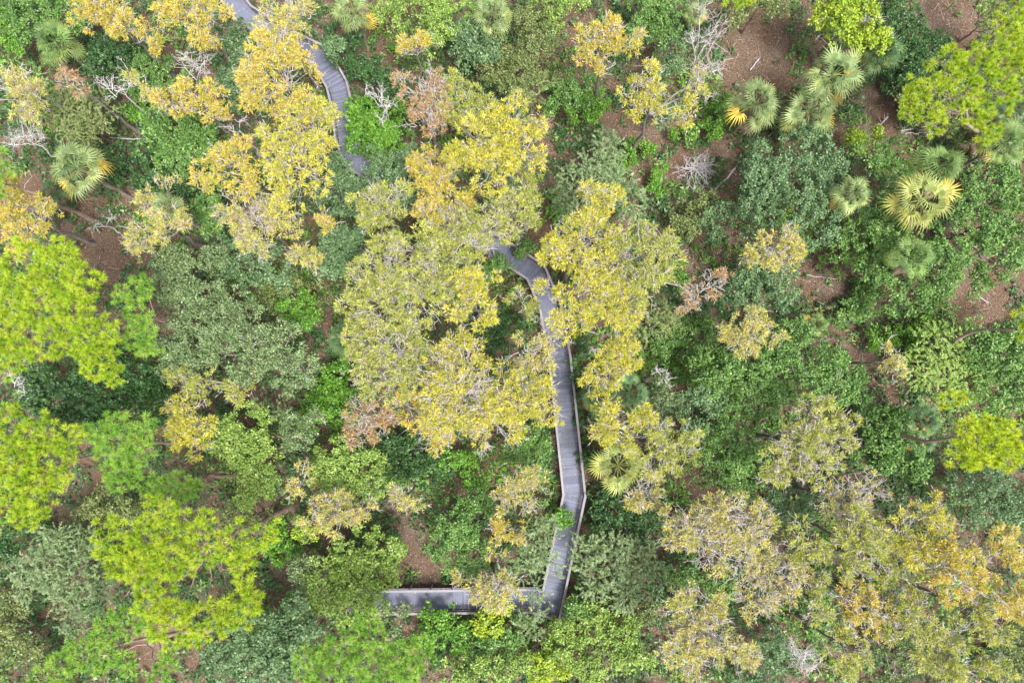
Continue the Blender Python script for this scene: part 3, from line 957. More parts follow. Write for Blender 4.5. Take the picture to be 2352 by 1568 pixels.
PINES = [
 ('l', 17, '60,605,55 140,615,55 192,655,48 40,680,58 110,700,58 20,762,46 170,722,46 30,815,46 112,785,44 230,835,44 200,782,54 262,855,26 245,765,36 150,570,32', 'large lime green pine filling the left edge at mid height', 1.0, (1.5, 0.5)),
 ('g', 14, '332,760,46 320,722,36 292,682,34 332,662,30 342,792,26', 'darker green pine right of the large lime pine', .8, (0.5, 0)),
 ('l', 16, '90,1000,52 50,1050,54 112,1062,54 30,1112,56 90,1132,54 20,970,36 162,1012,34 70,1182,36', 'lime pine at the left edge below the large one', 1.0, (1, 0.5)),
 ('g', 15, '270,1020,58 230,992,40 322,1030,40 290,1072,36 340,982,26 280,1102,30', 'rounded green pine right of the lower left edge pine', 1.0, (0.5, 0)),
 ('g', 13, '380,1130,36 420,1112,32 352,1112,26 450,1122,22', 'small green pine just above the brightest yellow lime pine', .9, (0, 0)),
 ('l', 18, '360,1172,40 422,1192,30 270,1232,50 330,1252,54 400,1272,54 472,1242,46 542,1252,46 605,1222,32 302,1302,50 362,1322,50 400,1422,54 472,1420,50 540,1402,44 582,1380,30 565,1300,40 482,1190,22 352,1385,36', 'spreading bright yellow lime pine with open centre, lower left', 1.0, (1.5, 1.5)),
 ('g', 14, '250,1442,44 300,1422,38 340,1442,28 190,1490,44 240,1502,38 150,1532,38 290,1522,32 100,1552,34 392,1502,16 372,1545,32', 'green pine with leaning reddish trunk in the bottom left corner', .75, ('px', 478, 1446)),
 ('g', 15, '790,1480,46 850,1458,34 762,1532,50 860,1532,54 920,1512,48 962,1492,34 712,1522,40 845,1425,24 940,1552,36', 'green pine cut off by the bottom edge, left of centre', 1.0, ('px', 905, 1455)),
 ('l', 16, '2180,150,40 2240,158,54 2300,132,50 2342,180,36 2282,222,44 2210,212,40 2140,202,30 2090,232,30 2080,262,24 2142,282,34 2262,292,38 2322,100,36 2100,192,16 2230,262,28', 'bright lime pine with bent grey trunk at the upper right', .9, ('px', 2238, 356)),
 ('n', 15, '2240,1020,52 2290,992,44 2212,1050,34 2312,1042,34 2222,982,26 2180,915,20 2208,905,12', 'neon lime pine at the right edge, lower half', 1.5, (-1, -0.3)),
 ('l', 14, '2350,735,22 2365,760,30', 'sliver of a yellow lime pine on the right edge at mid height', 1.0, (0, 0)),
 ('g', 14, '-5,390,36 -20,420,36', 'piece of a green pine on the left edge above the orange cypress', 1.0, (0, 0)),
 ('l', 14, '1690,0,22 1710,-20,30', 'tip of a lime pine poking in at the top edge', 1.0, (0, 0)),
 ('l', 10, '2320,30,34 2290,60,26 2345,60,26', 'blurred olive lime pine in the top right corner', .6, (0, 0)),
]

PALMS = [
 ('p', 8, 175, 385, 66, 'large pale palm alone at the upper left'),
 ('g', 6, 130, 98, 58, 'green palm poking out of bushes in the top left corner'),
 ('p', 6, 812, 28, 52, 'palm with a visible trunk at the top edge'),
 ('p', 7, 1130, 32, 48, 'pale palm at the top edge amid blue green leaves'),
 ('p', 6, 1735, 240, 64, 'leftmost of the three pale palms beside the brown clearing'),
 ('p', 7, 1860, 255, 62, 'front one of the three pale palms beside the brown clearing'),
 ('p', 8, 1912, 172, 68, 'rear palm of the group by the clearing, under the yellow green tree'),
 ('d', 6, 2025, 118, 52, 'dark grey green palm half under the yellow green tree, upper right'),
 ('p', 9, 1955, 445, 50, 'palm standing out of the large round oak with a brown dead frond'),
 ('g', 8, 2150, 385, 64, 'green palm behind the big yellowing one, right side'),
 ('y', 10, 2115, 460, 74, 'big palm with yellow orange outer fronds, right side'),
 ('g', 6, 2305, 330, 60, 'green palm at the right edge below the bent pine'),
 ('g', 6, 2345, 440, 52, 'palm cut off by the right edge beside green foliage'),
 ('y', 8, 1420, 1068, 66, 'yellowing palm right beside the long straight boardwalk stretch'),
 ('d', 6, 1446, 898, 54, 'dark palm right under the compact golden cypress'),
 ('d', 5, 1374, 912, 46, 'low dark palm nearest the boardwalk, left of its dark neighbour'),
 ('d', 9, 798, 780, 48, 'palm half hidden between two yellow green cypresses'),
 ('g', 9, 2090, 592, 54, 'palm buried in the green oak at the right'),
 ('d', 5, 2120, 965, 44, 'upper dark grey green palm left of the neon lime pine'),
 ('d', 4, 2112, 1012, 40, 'lower dark grey green palm left of the neon lime pine'),
 ('p', 9.5, 383, 478, 42, 'palm showing beneath the pale orange cypress, left'),
 ('d', 2, 120, 445, 36, 'low dark palmetto under the large pale palm'),
 ('g', 4, 1875, 745, 30, 'small palm peeping over the broad bright green oak'),
 ('p', 3, 1598, 32, 28, 'small palm top at the top edge by the white bare tree'),
 ('d', 5, 2330, 250, 40, 'dark palm behind the bent pine trunk on the right edge'),
 ('g', 1.6, 1215, 985, 12, 'x'),
]
PALMS = [p for p in PALMS if p[5] != 'x']

DEAD = [
 (10, '445,155,46 470,130,30 425,130,30', 'fan shaped bare white tree at the upper left', 1.3, .030, 3, .55),
 (9, '260,205,38 300,190,26 235,190,22', 'tangled bare white branches left of the orange yellow cypress', 1.2, .035, 3, .9),
 (1.6, '1590,388,52 1620,385,36', 'fallen silvery bare crown lying on the brown ground', 1.5, .028, 4, .6),
 (8, '870,225,40 900,240,34 845,210,26 880,270,26', 'bare white branching tree over the bright green shrub by the upper boardwalk', .8, .040, 3, .9),
 (14, '1612,25,40 1625,90,52 1640,150,48 1598,165,40 1622,215,34 1590,90,34 1652,55,30', 'tall bare white tree with crooked limbs near the top', 1.25, .030, 3, .95),
 (1.5, '2130,300,36 2160,300,26 2080,305,22', 'grey heap of dead twigs under the bent pine', 1.2, .022, 3, .9),
 (9, '1842,1505,46 1820,1480,30 1870,1530,32', 'spiky bare white tree at the bottom edge', 1.8, .032, 3, .9),
 (6, '1105,1040,24 1120,1025,16', 'small bare white tree below the wide golden cypress', 1.2, .03, 3, .9),
 (7, '35,880,30 55,900,22 15,860,22', 'bare white branches at the left edge between two lime pines', 1.2, .03, 3, .9),
 (8, '25,180,22 60,170,20', 'crooked bare white snag at the upper left edge', .8, .045, 2, .6),
 (9, '530,300,30 550,275,22', 'bare white twigs between the orange yellow and big gold cypresses', .8, .03, 3, .9),
 (6, '60,310,44 30,330,36 90,320,30', 'brownish grey leafless shrub at the left edge', 1.6, .02, 3, .8),
 (4, '215,520,30 250,500,24', 'bare grey twigs on brown soil under the left pale palm', 1.0, .025, 3, .9),
 (4, '1360,800,18', 'tuft of bare white twigs by the boardwalk, above the compact golden cypress', 1.5, .03, 3, .9),
 (8, '1532,870,30 1510,850,20', 'bare tips of a grey tree right of the compact golden cypress', .8, .03, 3, .9),
]

GREEN = [
 # colour, height, lobes, label, leaf size, density, bare
 ('mg', 7, '110,35,75 60,50,45 170,50,45 200,15,40', 'mid green leafy tree in the top left corner', .20, 1, 0),
 ('br', 5, '25,82,42 50,100,28', 'bright green bush on the left edge near the top', .22, 1, 0),
 ('dg', 5, '250,135,46 310,150,44 285,110,36', 'dark green tree under the orange cypress, upper left', .20, 1, 0),
 ('mg', 5, '360,160,40 400,180,40 340,200,34', 'green tree left of the fan shaped bare tree', .20, 1, 0),
 ('br', 2.5, '320,245,34 345,262,26', 'vivid green shrub beneath tangled white branches, upper left', .22, 1, 0),
 ('mg', 6, '410,300,56 470,330,52 380,340,44 440,360,44', 'deep green spreading tree below the orange yellow cypress', .22, 1, 0),
 ('bg', 7, '560,100,40 580,130,34 545,140,30', 'blue green tree below the dark boardwalk end', .20, 1, 0),
 ('bg', 6, '540,205,40 560,240,32 520,180,32', 'blue green tree left of the big gold cypress', .20, 1, 0),
 ('dg', 4, '350,395,44 420,410,44 300,400,36', 'dark green thicket right of the large pale palm', .22, 1, 0),
 ('mg', 5, '470,480,38 500,500,34 480,440,28', 'green tree between the pale orange and pale yellow cypresses', .22, 1, 0),
 ('br', 5, '870,290,58 840,265,36 900,335,44 850,335,42 905,270,34', 'vivid green rounded tree right of the upper boardwalk', .26, 1, 0),
 ('bg', 8, '830,395,50 900,405,46 780,400,42 850,440,56 790,450,50 920,450,40 760,430,34 940,490,34 960,440,40 905,455,46 985,480,34', 'blue green tree at the lower end of the upper boardwalk', .18, 1.05, 0),
 ('bg', 8, '940,370,26 920,385,18', 'small round grey green shrub below the vivid green tree', .18, 1, 0),
 ('dg', 4, '815,125,44 850,150,30 830,165,30', 'dark green bush right of the upper boardwalk bend', .18, 1, 0),
 ('bg', 6, '755,112,28 790,110,30 770,128,20', 'blue green bush hanging over the upper boardwalk bend', .20, .9, 0),
 ('dg', 4, '880,215,44 920,230,36 900,180,30', 'dark green bush behind white branches near the upper boardwalk', .2, 1, 0),
 ('lg', 8, '960,35,60 1035,45,54 905,30,38 1000,80,44', 'light olive green tree at the top edge, centre', .18, 1, 0),
 ('bg', 7, '1090,112,46 1062,92,36 1110,85,38 1120,140,30', 'bluish green tree under the pale palm at the top', .20, 1, 0),
 ('ol', 7, '1175,95,54 1240,55,56 1200,170,48 1165,200,40 1140,160,36 1250,110,36', 'olive green tree left of the narrow earth trail', .17, 1, 0),
 ('lg', 7, '1270,20,44 1320,25,36', 'light green tree at the top edge above the earth trail', .18, 1, 0),
 ('mg', 5, '1290,232,40 1335,215,40 1300,200,32', 'green bush right of the narrow earth trail', .20, 1, 0),
 ('br', 4, '1355,240,34 1340,265,28', 'shiny bright green bush right of the narrow earth trail', .22, 1, 0),
 ('mg', 7, '1480,40,50 1520,60,44 1450,70,34 1530,25,36', 'green tree at the top edge left of the tall bare tree', .20, 1, 0),
 ('bg', 5, '1545,135,36 1520,160,30', 'bluish green bush left of the tall bare tree', .20, 1, 0),
 ('bg', 5, '1525,235,34 1540,270,28', 'blue green bush between the arms of the forked cypress', .20, 1, 0),
 ('br', 3, '1570,310,26 1640,280,34 1665,250,26', 'bright green low shrub right of the forked cypress', .22, 1, 0),
 ('br', 2, '1465,350,30 1445,375,24', 'bright green low shrub left of the forked cypress trunk', .22, 1, 0),
 ('br', 2, '1520,410,26 1505,440,20', 'small vivid shrub right of the forked cypress base', .22, 1, 0),
 ('ol', 4, '1580,500,40 1560,530,32 1610,475,32', 'olive shrub below the fallen silvery crown', .2, .9, 0),
 ('bg', 5, '1650,512,36 1675,490,26', 'rounded blue green bush left of the large oak', .2, 1, 0),
 ('bg', 9, '1790,385,68 1850,365,58 1750,430,52 1830,450,60 1880,480,52 1780,492,54 1722,400,36 1900,405,42 1870,535,42', 'large round blue green oak right of centre', .19, 1.05, 0),
 ('mg', 8, '2000,375,40 2040,355,36 2030,420,40 2010,480,36', 'green oak between two palms on the right', .19, 1, 0),
 ('mg', 8, '2262,450,60 2302,500,54 2232,535,54 2270,592,52 2205,475,36 2320,560,40', 'green oak at the right of the big yellowing palm', .20, 1, 0),
 ('mg', 8, '2000,560,60 2062,600,54 1950,560,44 2112,558,46 2052,505,44 2160,602,54 2212,640,44 2002,632,36 2082,680,44 2140,660,36', 'wide mid green oak below the big yellowing palm', .20, 1.05, 0),
 ('yl', 9, '1912,50,50 1962,62,50 1930,15,50 2002,92,34 1975,110,28', 'yellow green leafy tree with bare limbs at the upper right', .24, .95, .9),
 ('dg', 4, '2082,140,50 2112,170,36 2060,192,36 2130,118,36', 'dark olive bush between the yellow green tree and the lime pine', .22, 1, 0),
 ('ol', 5, '2130,240,46 2090,255,36 2170,260,38 2200,310,36 2190,190,40', 'dark shiny bush in the shade under the upper right lime pine', .24, 1, 0),
 ('yl', 6, '1975,328,24 2005,322,22 1960,318,16', 'small yellow green bush above the right hand palms', .24, .9, 1.0),
 ('dg', 5, '2010,20,44 2060,40,40 2080,80,36', 'dark green tree at the top edge, right', .2, 1, 0),
 ('ol', 6, '1780,5,40 1740,12,32 1690,40,34', 'olive tree at the top edge left of the brown clearing', .18, 1, 0),
 ('ol', 6, '2260,20,46 2290,80,36', 'olive tree at the top edge near the right corner', .18, .9, 0),
 ('gg', 9, '440,630,52 400,660,40 480,620,46 430,690,46 395,610,34', 'upper grey green crown beside the darker pine, left', .18, 1, 0),
 ('gg', 10, '470,760,62 410,780,46 460,700,50 530,720,52 410,830,40 480,820,46', 'broad grey green tree in the left middle', .18, 1.05, 0),
 ('gg', 10, '600,760,56 640,800,52 570,810,48 660,850,44 700,850,30 590,855,38 560,740,36', 'grey green tree with pale twigs right of the broad one', .18, 1.05, .3),
 ('bg', 7, '560,620,46 610,600,46 540,580,36 640,640,40', 'blue green tree below the pale yellow twiggy cypress', .2, 1, 0),
 ('dg', 8, '230,905,75 320,855,54 350,905,44 152,935,54 282,950,50 110,890,46 340,960,36 200,960,46', 'very dark green tree in the shade of the large lime pine', .26, .9, 0),
 ('bg', 9, '795,580,50 760,605,42 822,612,34 780,548,34 815,555,28', 'round blue green crown left of the very wide cypress', .2, 1.05, 0),
 ('ol', 6, '700,650,46 650,670,40 720,690,34', 'dull olive tree left of the very wide cypress', .18, 1, 0),
 ('br', 7, '690,712,38 712,735,28 670,700,24', 'vivid green vine covered crown left of centre', .18, 1.1, 0),
 ('br', 1.6, '770,880,44 800,900,36 750,910,34', 'vivid low ground shrub below the half hidden palm', .26, 1, 0),
 ('br', 1.4, '790,950,40 740,960,36', 'bright green low shrub left of the small pale orange cypress', .26, 1, 0),
 ('lg', 9, '560,1005,60 612,1000,50 520,1002,40 600,1062,50 582,1122,40 540,1050,42 620,1100,30', 'light green oak right of the lower left yellow cypress', .19, 1.05, 0),
 ('gg', 8, '692,978,40 715,965,26 670,1000,26', 'small grey green crown below the twiggy grey green tree', .18, 1, 0),
 ('lg', 7, '770,1085,48 820,1055,50 850,1100,40 775,1040,38 735,1080,32 800,1120,36', 'light green tree above the pale yellow cypress, lower centre', .2, 1, 0),
 ('dg', 4, '930,1055,46 980,1035,44 1000,1080,40 890,1030,34', 'dark green bush under the pale orange cypress, lower centre', .22, 1, 0),
 ('mg', 3, '960,1090,36 910,1090,32', 'green low shrub in the middle of the lower centre gap', .24, 1, 0),
 ('mg', 6, '1220,1020,40 1195,1050,36 1245,1040,32 1255,1080,26', 'green bush pressed against the left rail of the straight stretch', .2, 1, 0),
 ('br', 4, '1100,1085,36 1040,1060,32', 'vivid green bush below the small bare tree, lower centre', .22, 1, 0),
 ('mg', 7, '1060,1195,50 1035,1255,46 1092,1165,34 1090,1262,36 1030,1210,30', 'mid green tree left of the lower boardwalk', .19, 1, 0),
 ('br', 3, '1280,1185,20 1300,1195,14', 'spray of bright leaves hanging over the lower boardwalk left rail', .26, .8, 0),
 ('lg', 7, '820,1265,50 880,1255,42 770,1300,48 842,1318,50 780,1372,50 860,1372,40 735,1345,34 902,1305,24 815,1390,40 860,1395,28', 'light green leafy tree at the left end of the bottom boardwalk stretch', .22, 1.05, 0),
 ('gg', 6, '705,1285,34 720,1330,28 690,1320,26', 'dull grey green bush left of the light green leafy tree', .18, 1, 0),
 ('gg', 3, '908,1402,26 895,1425,20', 'grey green bush at the lower rail of the bottom stretch', .18, 1, 0),
 ('bg', 9, '590,1445,58 550,1500,58 640,1490,58 512,1478,42 690,1430,42 620,1545,52 662,1390,34', 'blue green oak between the two bottom pines', .22, 1.05, 0),
 ('ol', 6, '260,1172,50 320,1190,42 220,1200,40', 'dark olive tree behind the spreading lime pine', .18, 1, 0),
 ('ol', 5, '30,1440,48 60,1495,42 20,1380,36 90,1535,28', 'olive tree at the left edge near the bottom', .2, 1, 0),
 ('ol', 5, '560,1180,36 590,1200,28', 'shaded grey olive bush right of the small green pine', .18, 1, 0),
 ('br', 3, '640,1232,40 660,1260,30', 'bright green bush right of the spreading lime pine', .24, 1, 0),
 ('yl', 5, '703,1205,26 720,1215,20', 'yellowish vivid bush left of the pale cypress with dead tip', .22, 1, 0),
 ('br', 4, '1010,1440,44 1060,1425,36 1040,1470,34', 'bright green bush below the bottom stretch, left part', .22, 1, 0),
 ('yl', 4, '1130,1418,38 1150,1400,26 1110,1440,28', 'yellow green bush against the bottom stretch lower rail', .24, 1, 0),
 ('mg', 4, '1090,1490,42 1150,1480,36 1180,1440,30', 'green bush between the bottom stretch and the bottom edge', .22, 1, 0),
 ('lg', 5, '1120,1545,46 1060,1545,36 1180,1540,34', 'light green bush at the bottom edge, centre', .2, 1, 0),
 ('lg', 5, '1310,1460,50 1360,1440,46 1290,1500,40 1400,1400,36', 'light green bush right of the boardwalk corner', .22, 1, 0),
 ('yl', 4, '1240,1520,34 1270,1540,30', 'yellow green bush at the bottom edge below the corner', .22, 1, 0),
 ('lg', 5, '1400,1490,48 1440,1450,42 1460,1500,40 1350,1530,40', 'wide light green thicket at the bottom edge right of the corner', .2, 1, 0),
 ('mg', 4, '1340,1370,34 1330,1400,26', 'green bush touching the right rail at the corner', .22, 1, 0),
 ('ol', 4, '1440,1385,38 1480,1420,34', 'olive bush right of the boardwalk corner', .2, 1, 0),
 ('mg', 8, '1650,855,56 1712,845,54 1762,865,50 1720,915,60 1690,960,46 1640,890,40', 'broad bright green oak right of centre', .20, 1.05, 0),
 ('mg', 8, '1840,800,52 1885,830,44 1905,880,44 1945,900,40 1850,870,46 1800,820,36 1940,855,34 1810,780,34', 'green oak right of the broad bright one', .20, 1.05, .12),
 ('mg', 7, '1645,1060,58 1702,1035,50 1670,1112,44 1720,1100,36 1620,1020,38', 'green oak left of the pointed pale cypress', .20, 1.05, 0),
 ('bg', 8, '1608,915,40 1592,962,40 1625,890,26', 'light bluish green tree left of the broad bright oak', .18, 1, 0),
 ('gg', 7, '1535,900,38 1520,940,36 1505,880,28', 'greyish tree behind the dark palms', .17, .9, .4),
 ('mg', 4, '1560,800,50 1600,760,36 1520,800,42 1590,850,40', 'deep green thicket below the yellow green cypress right of boardwalk', .20, 1, 0),
 ('br', 3, '1560,620,24 1555,645,18', 'small vivid bush at the edge of the yellow green cypress', .24, 1, 0),
 ('bg', 6, '1712,640,40 1762,662,48 1702,690,38 1800,690,28 1780,630,34', 'bluish green tree above the pale orange yellow cypress', .20, 1, 0),
 ('br', 2.5, '2070,790,40 2120,760,34 2020,780,30', 'vivid green shrubbery above the feathery light tree', .24, 1, 0),
 ('mg', 2, '1990,700,40 1940,720,34 2150,730,36', 'low green shrub on the brown slope, right', .24, .8, 0),
 ('mg', 7, '2282,830,60 2312,775,50 2330,870,44 2275,895,44 2240,810,40 2250,760,34', 'mid green oak at the right edge below the brown clearing', .22, 1, 0),
 ('mg', 6, '2035,995,50 2062,1040,50 2000,1045,42 2005,965,34 2090,1070,34', 'fan leaved deep green tree right of the pointed pale cypress', .26, 1, 0),
 ('bg', 7, '2272,1120,50 2312,1155,50 2230,1150,40 2292,1195,42 2345,1100,42 2190,1120,34', 'grey blue green crown under the neon lime pine', .18, 1, 0),
 ('bg', 6, '1808,1150,42 1765,1160,34 1830,1180,28', 'pale bluish green bush below the pointed pale cypress', .18, 1, 0),
 ('dg', 4, '1420,1165,50 1380,1200,42 1365,1125,32 1480,1195,36', 'dark green thicket right of the boardwalk lower bend', .20, 1, 0),
 ('dg', 3, '1335,850,26 1345,905,26 1340,800,22', 'dark vines along the right rail, upper part of the straight stretch', .20, 1, 0),
 ('dg', 3, '1350,965,24 1358,1060,26', 'dark vines along the right rail, lower part of the straight stretch', .20, 1, 0),
 ('bg', 5, '1750,1475,40 1745,1540,44 1700,1550,36', 'bluish green bush left of the spiky bare white tree', .2, 1, 0),
 ('ol', 6, '2060,1500,44 2085,1450,36 2050,1545,36', 'olive green tree left of the corner cypress at bottom right', .18, 1, .35),
 ('ol', 5, '2310,1490,46 2330,1440,38 2330,1540,36', 'dull brown green tree in the bottom right corner', .18, .9, 0),
 ('mg', 4, '1200,560,30 1150,640,34 1130,610,26', 'dark leafy shrub left of the middle bend', .2, 1, 0),
 ('dg', 4, '1130,780,36 1160,740,34 1150,860,30', 'dark green shrub in the gap left of the pale twiggy cypress', .2, 1, 0),
 ('mg', 5, '1640,1330,40 1560,1310,36 1660,1360,30', 'green foliage under the whitish cypresses, lower right', .2, 1, 0),
 ('mg', 4, '1880,1290,36 1870,1380,40 1890,1430,36', 'green bush between the whitish and orange cypresses, lower right', .2, 1, 0),
 ('dg', 5, '60,1240,40 30,1290,34', 'dark green tree at the left edge below the lime pine', .2, 1, 0),
]

WISPY = [
 ('ol', 7, '180,268,62 140,250,46 210,300,44 170,310,42 230,250,34', 'pale olive feathery tree above the large pale palm', .95),
 ('gg', 6, '1370,365,58 1332,420,50 1422,440,50 1300,455,36 1390,410,46 1450,470,36 1350,480,38', 'grey green feathery tree on the brown ground left of the fallen crown', 1.0),
 ('gg', 8, '120,1270,66 170,1320,62 100,1335,50 150,1390,50 222,1370,42 70,1300,44 180,1250,46', 'weeping grey green tree left of the spreading lime pine', 1.1),
 ('gg', 6, '1230,1255,46 1200,1290,42 1245,1215,32 1262,1290,24', 'grey green feathery tree leaning over the lower boardwalk', 1.0),
 ('gg', 6, '1400,1290,56 1450,1270,48 1352,1270,38 1480,1320,42 1420,1350,42 1365,1330,36', 'grey green feathery tree right of the lower boardwalk', 1.0),
 ('gg', 3.6, '1225,1420,36 1205,1440,26', 'grey feathery shrub just below the boardwalk corner', 1.0),
 ('gg', 4, '1238,1370,20 1228,1362,14', 'wispy grey green spray over the inside of the boardwalk corner', .8),
 ('lg', 6, '2150,800,56 2122,842,48 2192,800,42 2140,885,42 2200,852,44', 'feathery light green tree at the right, beside the pale snag', 1.05),
 ('ol', 5, '1490,740,44 1530,720,36 1460,760,32', 'feathery green tree under the right edge of the wide yellow cypress', 1.0),
 ('ol', 6, '1240,200,36 1200,240,36', 'feathery olive tree by the earth trail', 1.0),
 ('mg', 5, '450,340,34 500,365,30', 'feathery green tree above the orange cypress, left', 1.0),
 ('gg', 4, '650,940,36 620,930,30', 'grey feathery shrub in the shade below the grey green crowns', .9),
]

for a in CYPRESS: cypress(a[0], a[1], parse(a[2], 1.10), a[3], a[4], a[5])
for a in PINES: pine(a[0], a[1], parse(a[2], 1.05), a[3], a[4], a[5])
for a in PALMS: palm(*a)
for a in DEAD: dead(a[0], parse(a[1]), a[2], a[3], a[4], 'dead_tree', a[5], a[6])
for a in GREEN:
    low = a[1] <= 5
    broadleaf(a[0], a[1], parse(a[2], 1.16), a[3], a[5], a[4], 'shrub' if low else 'broadleaf_tree', a[6], 'shrub' if low else 'tree')
for a in WISPY: wispy(a[0], a[1], parse(a[2], 1.05), a[3], a[4], 'feathery_shrub' if a[1] < 4.5 else 'feathery_tree', .35, 'shrub' if a[1] < 4.5 else 'tree')

# ------------------------------------------------------------------ logs
LOGS = [
 ((1724, 160), (1744, 134), .06, 'pale straight log on the brown clearing at the upper right'),
 ((2010, 300), (2040, 268), .13, 'short pale log in the brown gap right of the palms'),
 ((1645, 432), (1730, 345), .13, 'long reddish log running up to the large round oak'),
 ((2250, 680), (2272, 697), .05, 'bleached stick on the brown clearing at the right edge'),
 ((1850, 630), (1925, 641), .035, 'thin grey pole on the brown slope below the large oak'),
 ((250, 315), (365, 335), .05, 'thin white pole leaning in bushes above the large pale palm'),
 ((945, 1030), (985, 1028), .10, 'pale broken log in the lower centre gap'),
 ((405, 385), (470, 430), .12, 'grey log in the thicket right of the large pale palm'),
 ((2070, 300), (2130, 290), .05, 'grey branch on the ground by the heap of dead twigs'),
]
for (x0, y0), (x1, y1), r, lb in LOGS:
    a = at(x0, y0, r)[0]; b = at(x1, y1, r)[0]
    z = 1.6 if 'bushes' in lb or 'thicket' in lb or 'lower centre' in lb else 0
    root = empty('log', (a[0], a[1], 0)); tag(root, lb, 'log')
    T = Tubes(); q = b - a
    e = q * np.array((1, 1, 0)) + np.array((0, 0, r * 0.7 + z))
    P = curve(np.array((0, 0, r * 0.55 - 0.1)), e, 8, 0, 0.012)
    T.add(P[0], np.linspace(r, r * 0.6, 8), 7)
    link('trunk', T.mesh('trunk'), root, M['dead_bark'] if r < .11 else M['pale_bark'])
    for k in rng.integers(2, 7, 4):
        Bt = Tubes()
        burst(Bt, P[0][k], P[0][k] + rand_dirs(1, 0.0, 0.6) * 0.7, r * 0.3, 2, 2, 4, .05)
        link('twig', Bt.mesh('twig'), root, M['dead_bark'])

# ------------------------------------------------------------------ undergrowth and litter: nobody could count them
BARE = parse('1745,75,100 1765,170,80 1720,120,80 1700,170,60 2010,240,40 2180,20,80 2230,60,50 2040,265,48 2030,300,55 2080,320,40 2245,690,95 2200,700,40 2290,650,50 '
             '245,560,55 215,590,45 260,610,40 200,480,40 870,135,38 900,170,30 1490,345,34 1430,290,44 1540,290,40 1400,260,30 985,1325,45 955,1290,40 '
             '945,1240,34 930,1200,30 1235,215,28 1245,280,32 1255,340,32 1240,540,30 1850,640,55 1920,660,45 1800,620,40 400,705,36 385,740,30 230,1105,34 '
             '410,880,34 590,905,40 640,920,40 330,1490,50 380,1450,40 700,1290,34 670,1310,30 560,1130,36 590,1150,30 935,1425,34 960,1410,30 '
             '1560,380,40 1500,300,40 1600,300,36 1660,340,36 1570,610,30 1580,590,34 920,430,1 2290,1430,20 100,440,40 60,420,40 1480,400,40 1440,500,26')
def smooth_noise(p, seed, f):
    r = np.random.default_rng(seed)
    v = np.zeros(len(p))
    for k in range(7):
        w = r.normal(0, f, 2); v += np.sin(p @ w + r.uniform(0, 6.28)) / 7 ** .5
    return v
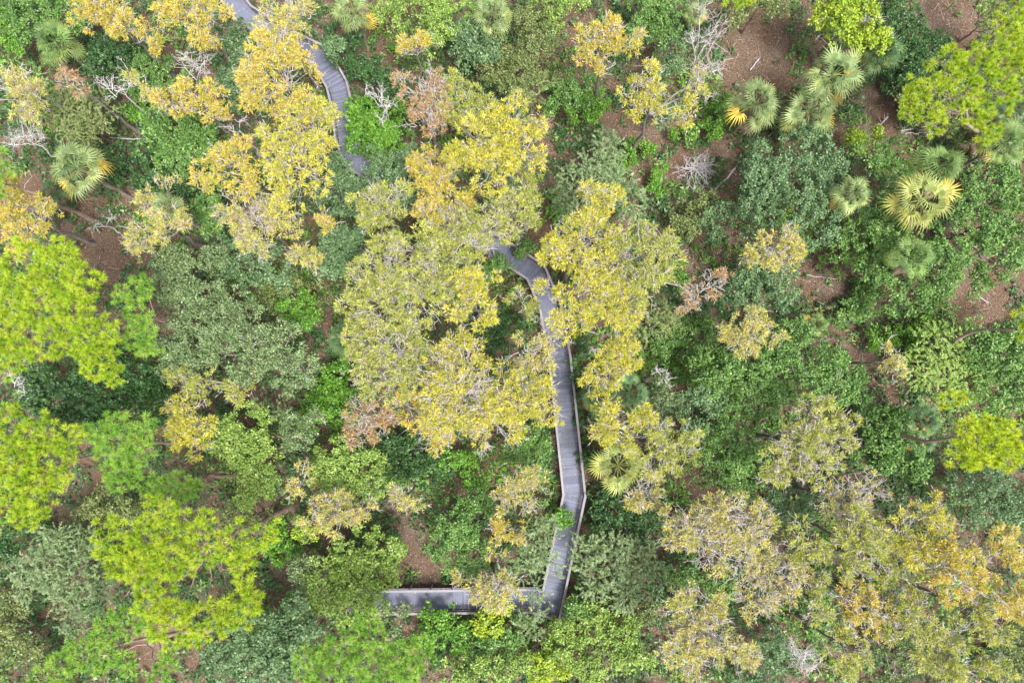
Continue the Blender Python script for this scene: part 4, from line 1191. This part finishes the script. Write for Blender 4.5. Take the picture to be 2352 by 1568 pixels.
def undergrowth():
    n = 52000
    P = np.stack([rng.uniform(-58, 58, n), rng.uniform(-36, 48, n)], -1)
    x, y = to_px(np.concatenate([P, np.full((n, 1), 0.5)], 1))
    keep = np.ones(n)
    for bx, by, br in BARE:
        q = np.hypot(x - bx, y - by) / br
        keep *= np.clip((q - 0.62) * 3, 0.10, 1)
    nz = smooth_noise(P, 3, 0.55)
    keep *= np.clip(0.95 + 0.4 * nz, 0.25, 1)
    dd, _ = path_dist(P)
    keep *= dd > 1.25
    k = rng.random(n) < keep
    P, nz, dd, keep = P[k], nz[k], dd[k], keep[k]
    n = len(P)
    h = np.clip(0.7 + 0.8 * smooth_noise(P, 9, 0.45) + rng.normal(0, 0.25, n), 0.08, 2.4) * np.clip(keep, 0.15, 1)
    h = np.where(dd < 2.2, np.minimum(h, 0.8), h)
    nb = 10
    N = n * nb
    o = rand_dirs(N, 0.0, 1.0)
    pos = np.repeat(np.concatenate([P, (h * 0.7)[:, None]], 1), nb, 0) + o * np.array((0.30, 0.30, 0.22)) * rng.uniform(0.3, 1.1, (N, 1))
    pos[:, 2] = np.maximum(pos[:, 2], 0.06)
    dr = unit(o * np.array((1, 1, 0.3)) + rand_dirs(N) * 0.8)
    nr = unit(np.array((0, 0, 1.0)) + rand_dirs(N) * 0.6)
    sz = rng.uniform(0.17, 0.36, N)
    fern = np.repeat(rng.random(n) < 0.16, nb)
    tiny = np.repeat(rng.random(n) < 0.35, nb)
    sz = np.where(tiny, sz * 0.6, sz)
    F = blade(pos, dr, nr, np.where(fern, sz * 2.3, sz * 1.15), np.where(fern, sz * 0.28, sz * 0.75))
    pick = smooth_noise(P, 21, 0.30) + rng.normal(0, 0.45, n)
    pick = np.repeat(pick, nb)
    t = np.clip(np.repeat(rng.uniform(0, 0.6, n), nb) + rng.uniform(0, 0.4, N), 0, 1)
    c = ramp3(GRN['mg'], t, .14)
    for key, lo, hi in (('dg', -9, 0.4), ('ol', 0.75, 0.95), ('br', 1.1, 9)):  # mostly dark shade leaves; the shade between crowns is put into their colour too
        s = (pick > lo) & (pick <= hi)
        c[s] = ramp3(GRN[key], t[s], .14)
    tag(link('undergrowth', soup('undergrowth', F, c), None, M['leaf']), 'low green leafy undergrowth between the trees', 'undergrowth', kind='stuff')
    # litter: dry leaves and sticks lying on the soil
    n = 66000
    P = np.stack([rng.uniform(-56, 56, n), rng.uniform(-35, 47, n)], -1)
    z = 0.10 * np.sin(P[:, 0] * 0.31 + 1.0) * np.cos(P[:, 1] * 0.27) - 0.10
    pos = np.concatenate([P, (z + rng.uniform(0.02, 0.09, n))[:, None]], 1)
    long = rng.random(n) < 0.16
    dr = unit(rand_dirs(n, -0.1, 0.1))
    L = np.where(long, rng.uniform(0.5, 1.7, n), rng.uniform(0.08, 0.2, n))
    W = np.where(long, rng.uniform(0.02, 0.045, n), rng.uniform(0.05, 0.12, n))
    F = blade(pos, dr, np.array((0, 0, 1.0)) + rand_dirs(n) * 0.25, L, W)
    c = ramp3([(0.10, 0.06, 0.04), (0.24, 0.14, 0.09), (0.38, 0.28, 0.21), (0.50, 0.44, 0.40)], np.where(long, rng.uniform(0.3, 1, n), rng.uniform(0, 0.75, n)), .2)
    # leaves dropped on the boardwalk, most of them along its edges
    ex, cx_ = [], []
    for a, b in zip(PATH[:-1], PATH[1:]):
        ln = np.linalg.norm(b - a); m = int(ln * 16)
        u = rng.random(m); side = rng.choice((-1, 1), m) * rng.beta(3, 1.3, m) * 0.86
        dv = (b - a) / ln; nv = np.array((-dv[1], dv[0]))
        q = a + (b - a) * u[:, None] + nv * side[:, None]
        ex.append(np.concatenate([q, np.full((m, 1), DECK_Z + 0.02)], 1))
    q = np.concatenate(ex); m = len(q)
    F = np.concatenate([F, blade(q, rand_dirs(m, -0.05, 0.05), np.array((0, 0, 1.0)) + rand_dirs(m) * 0.2, rng.uniform(0.07, 0.16, m), rng.uniform(0.04, 0.08, m))])
    c = np.concatenate([c, ramp3([(0.10, 0.06, 0.035), (0.24, 0.15, 0.07), (0.42, 0.32, 0.09), (0.45, 0.38, 0.22)], rng.random(m), .2)])
    tag(link('leaf_litter', soup('leaf_litter', F, c), None, M['leaf']), 'brown fallen leaves and sticks on soil and boards', 'leaf litter', kind='stuff')
undergrowth()

TRIS = sum(sum(len(p.vertices) - 2 for p in me.polygons) if len(me.polygons) < 2000 else len(me.polygons) * (me.polygons[0].loop_total - 2) for me in bpy.data.meshes)
print('triangles', TRIS, 'objects', len(bpy.data.objects))
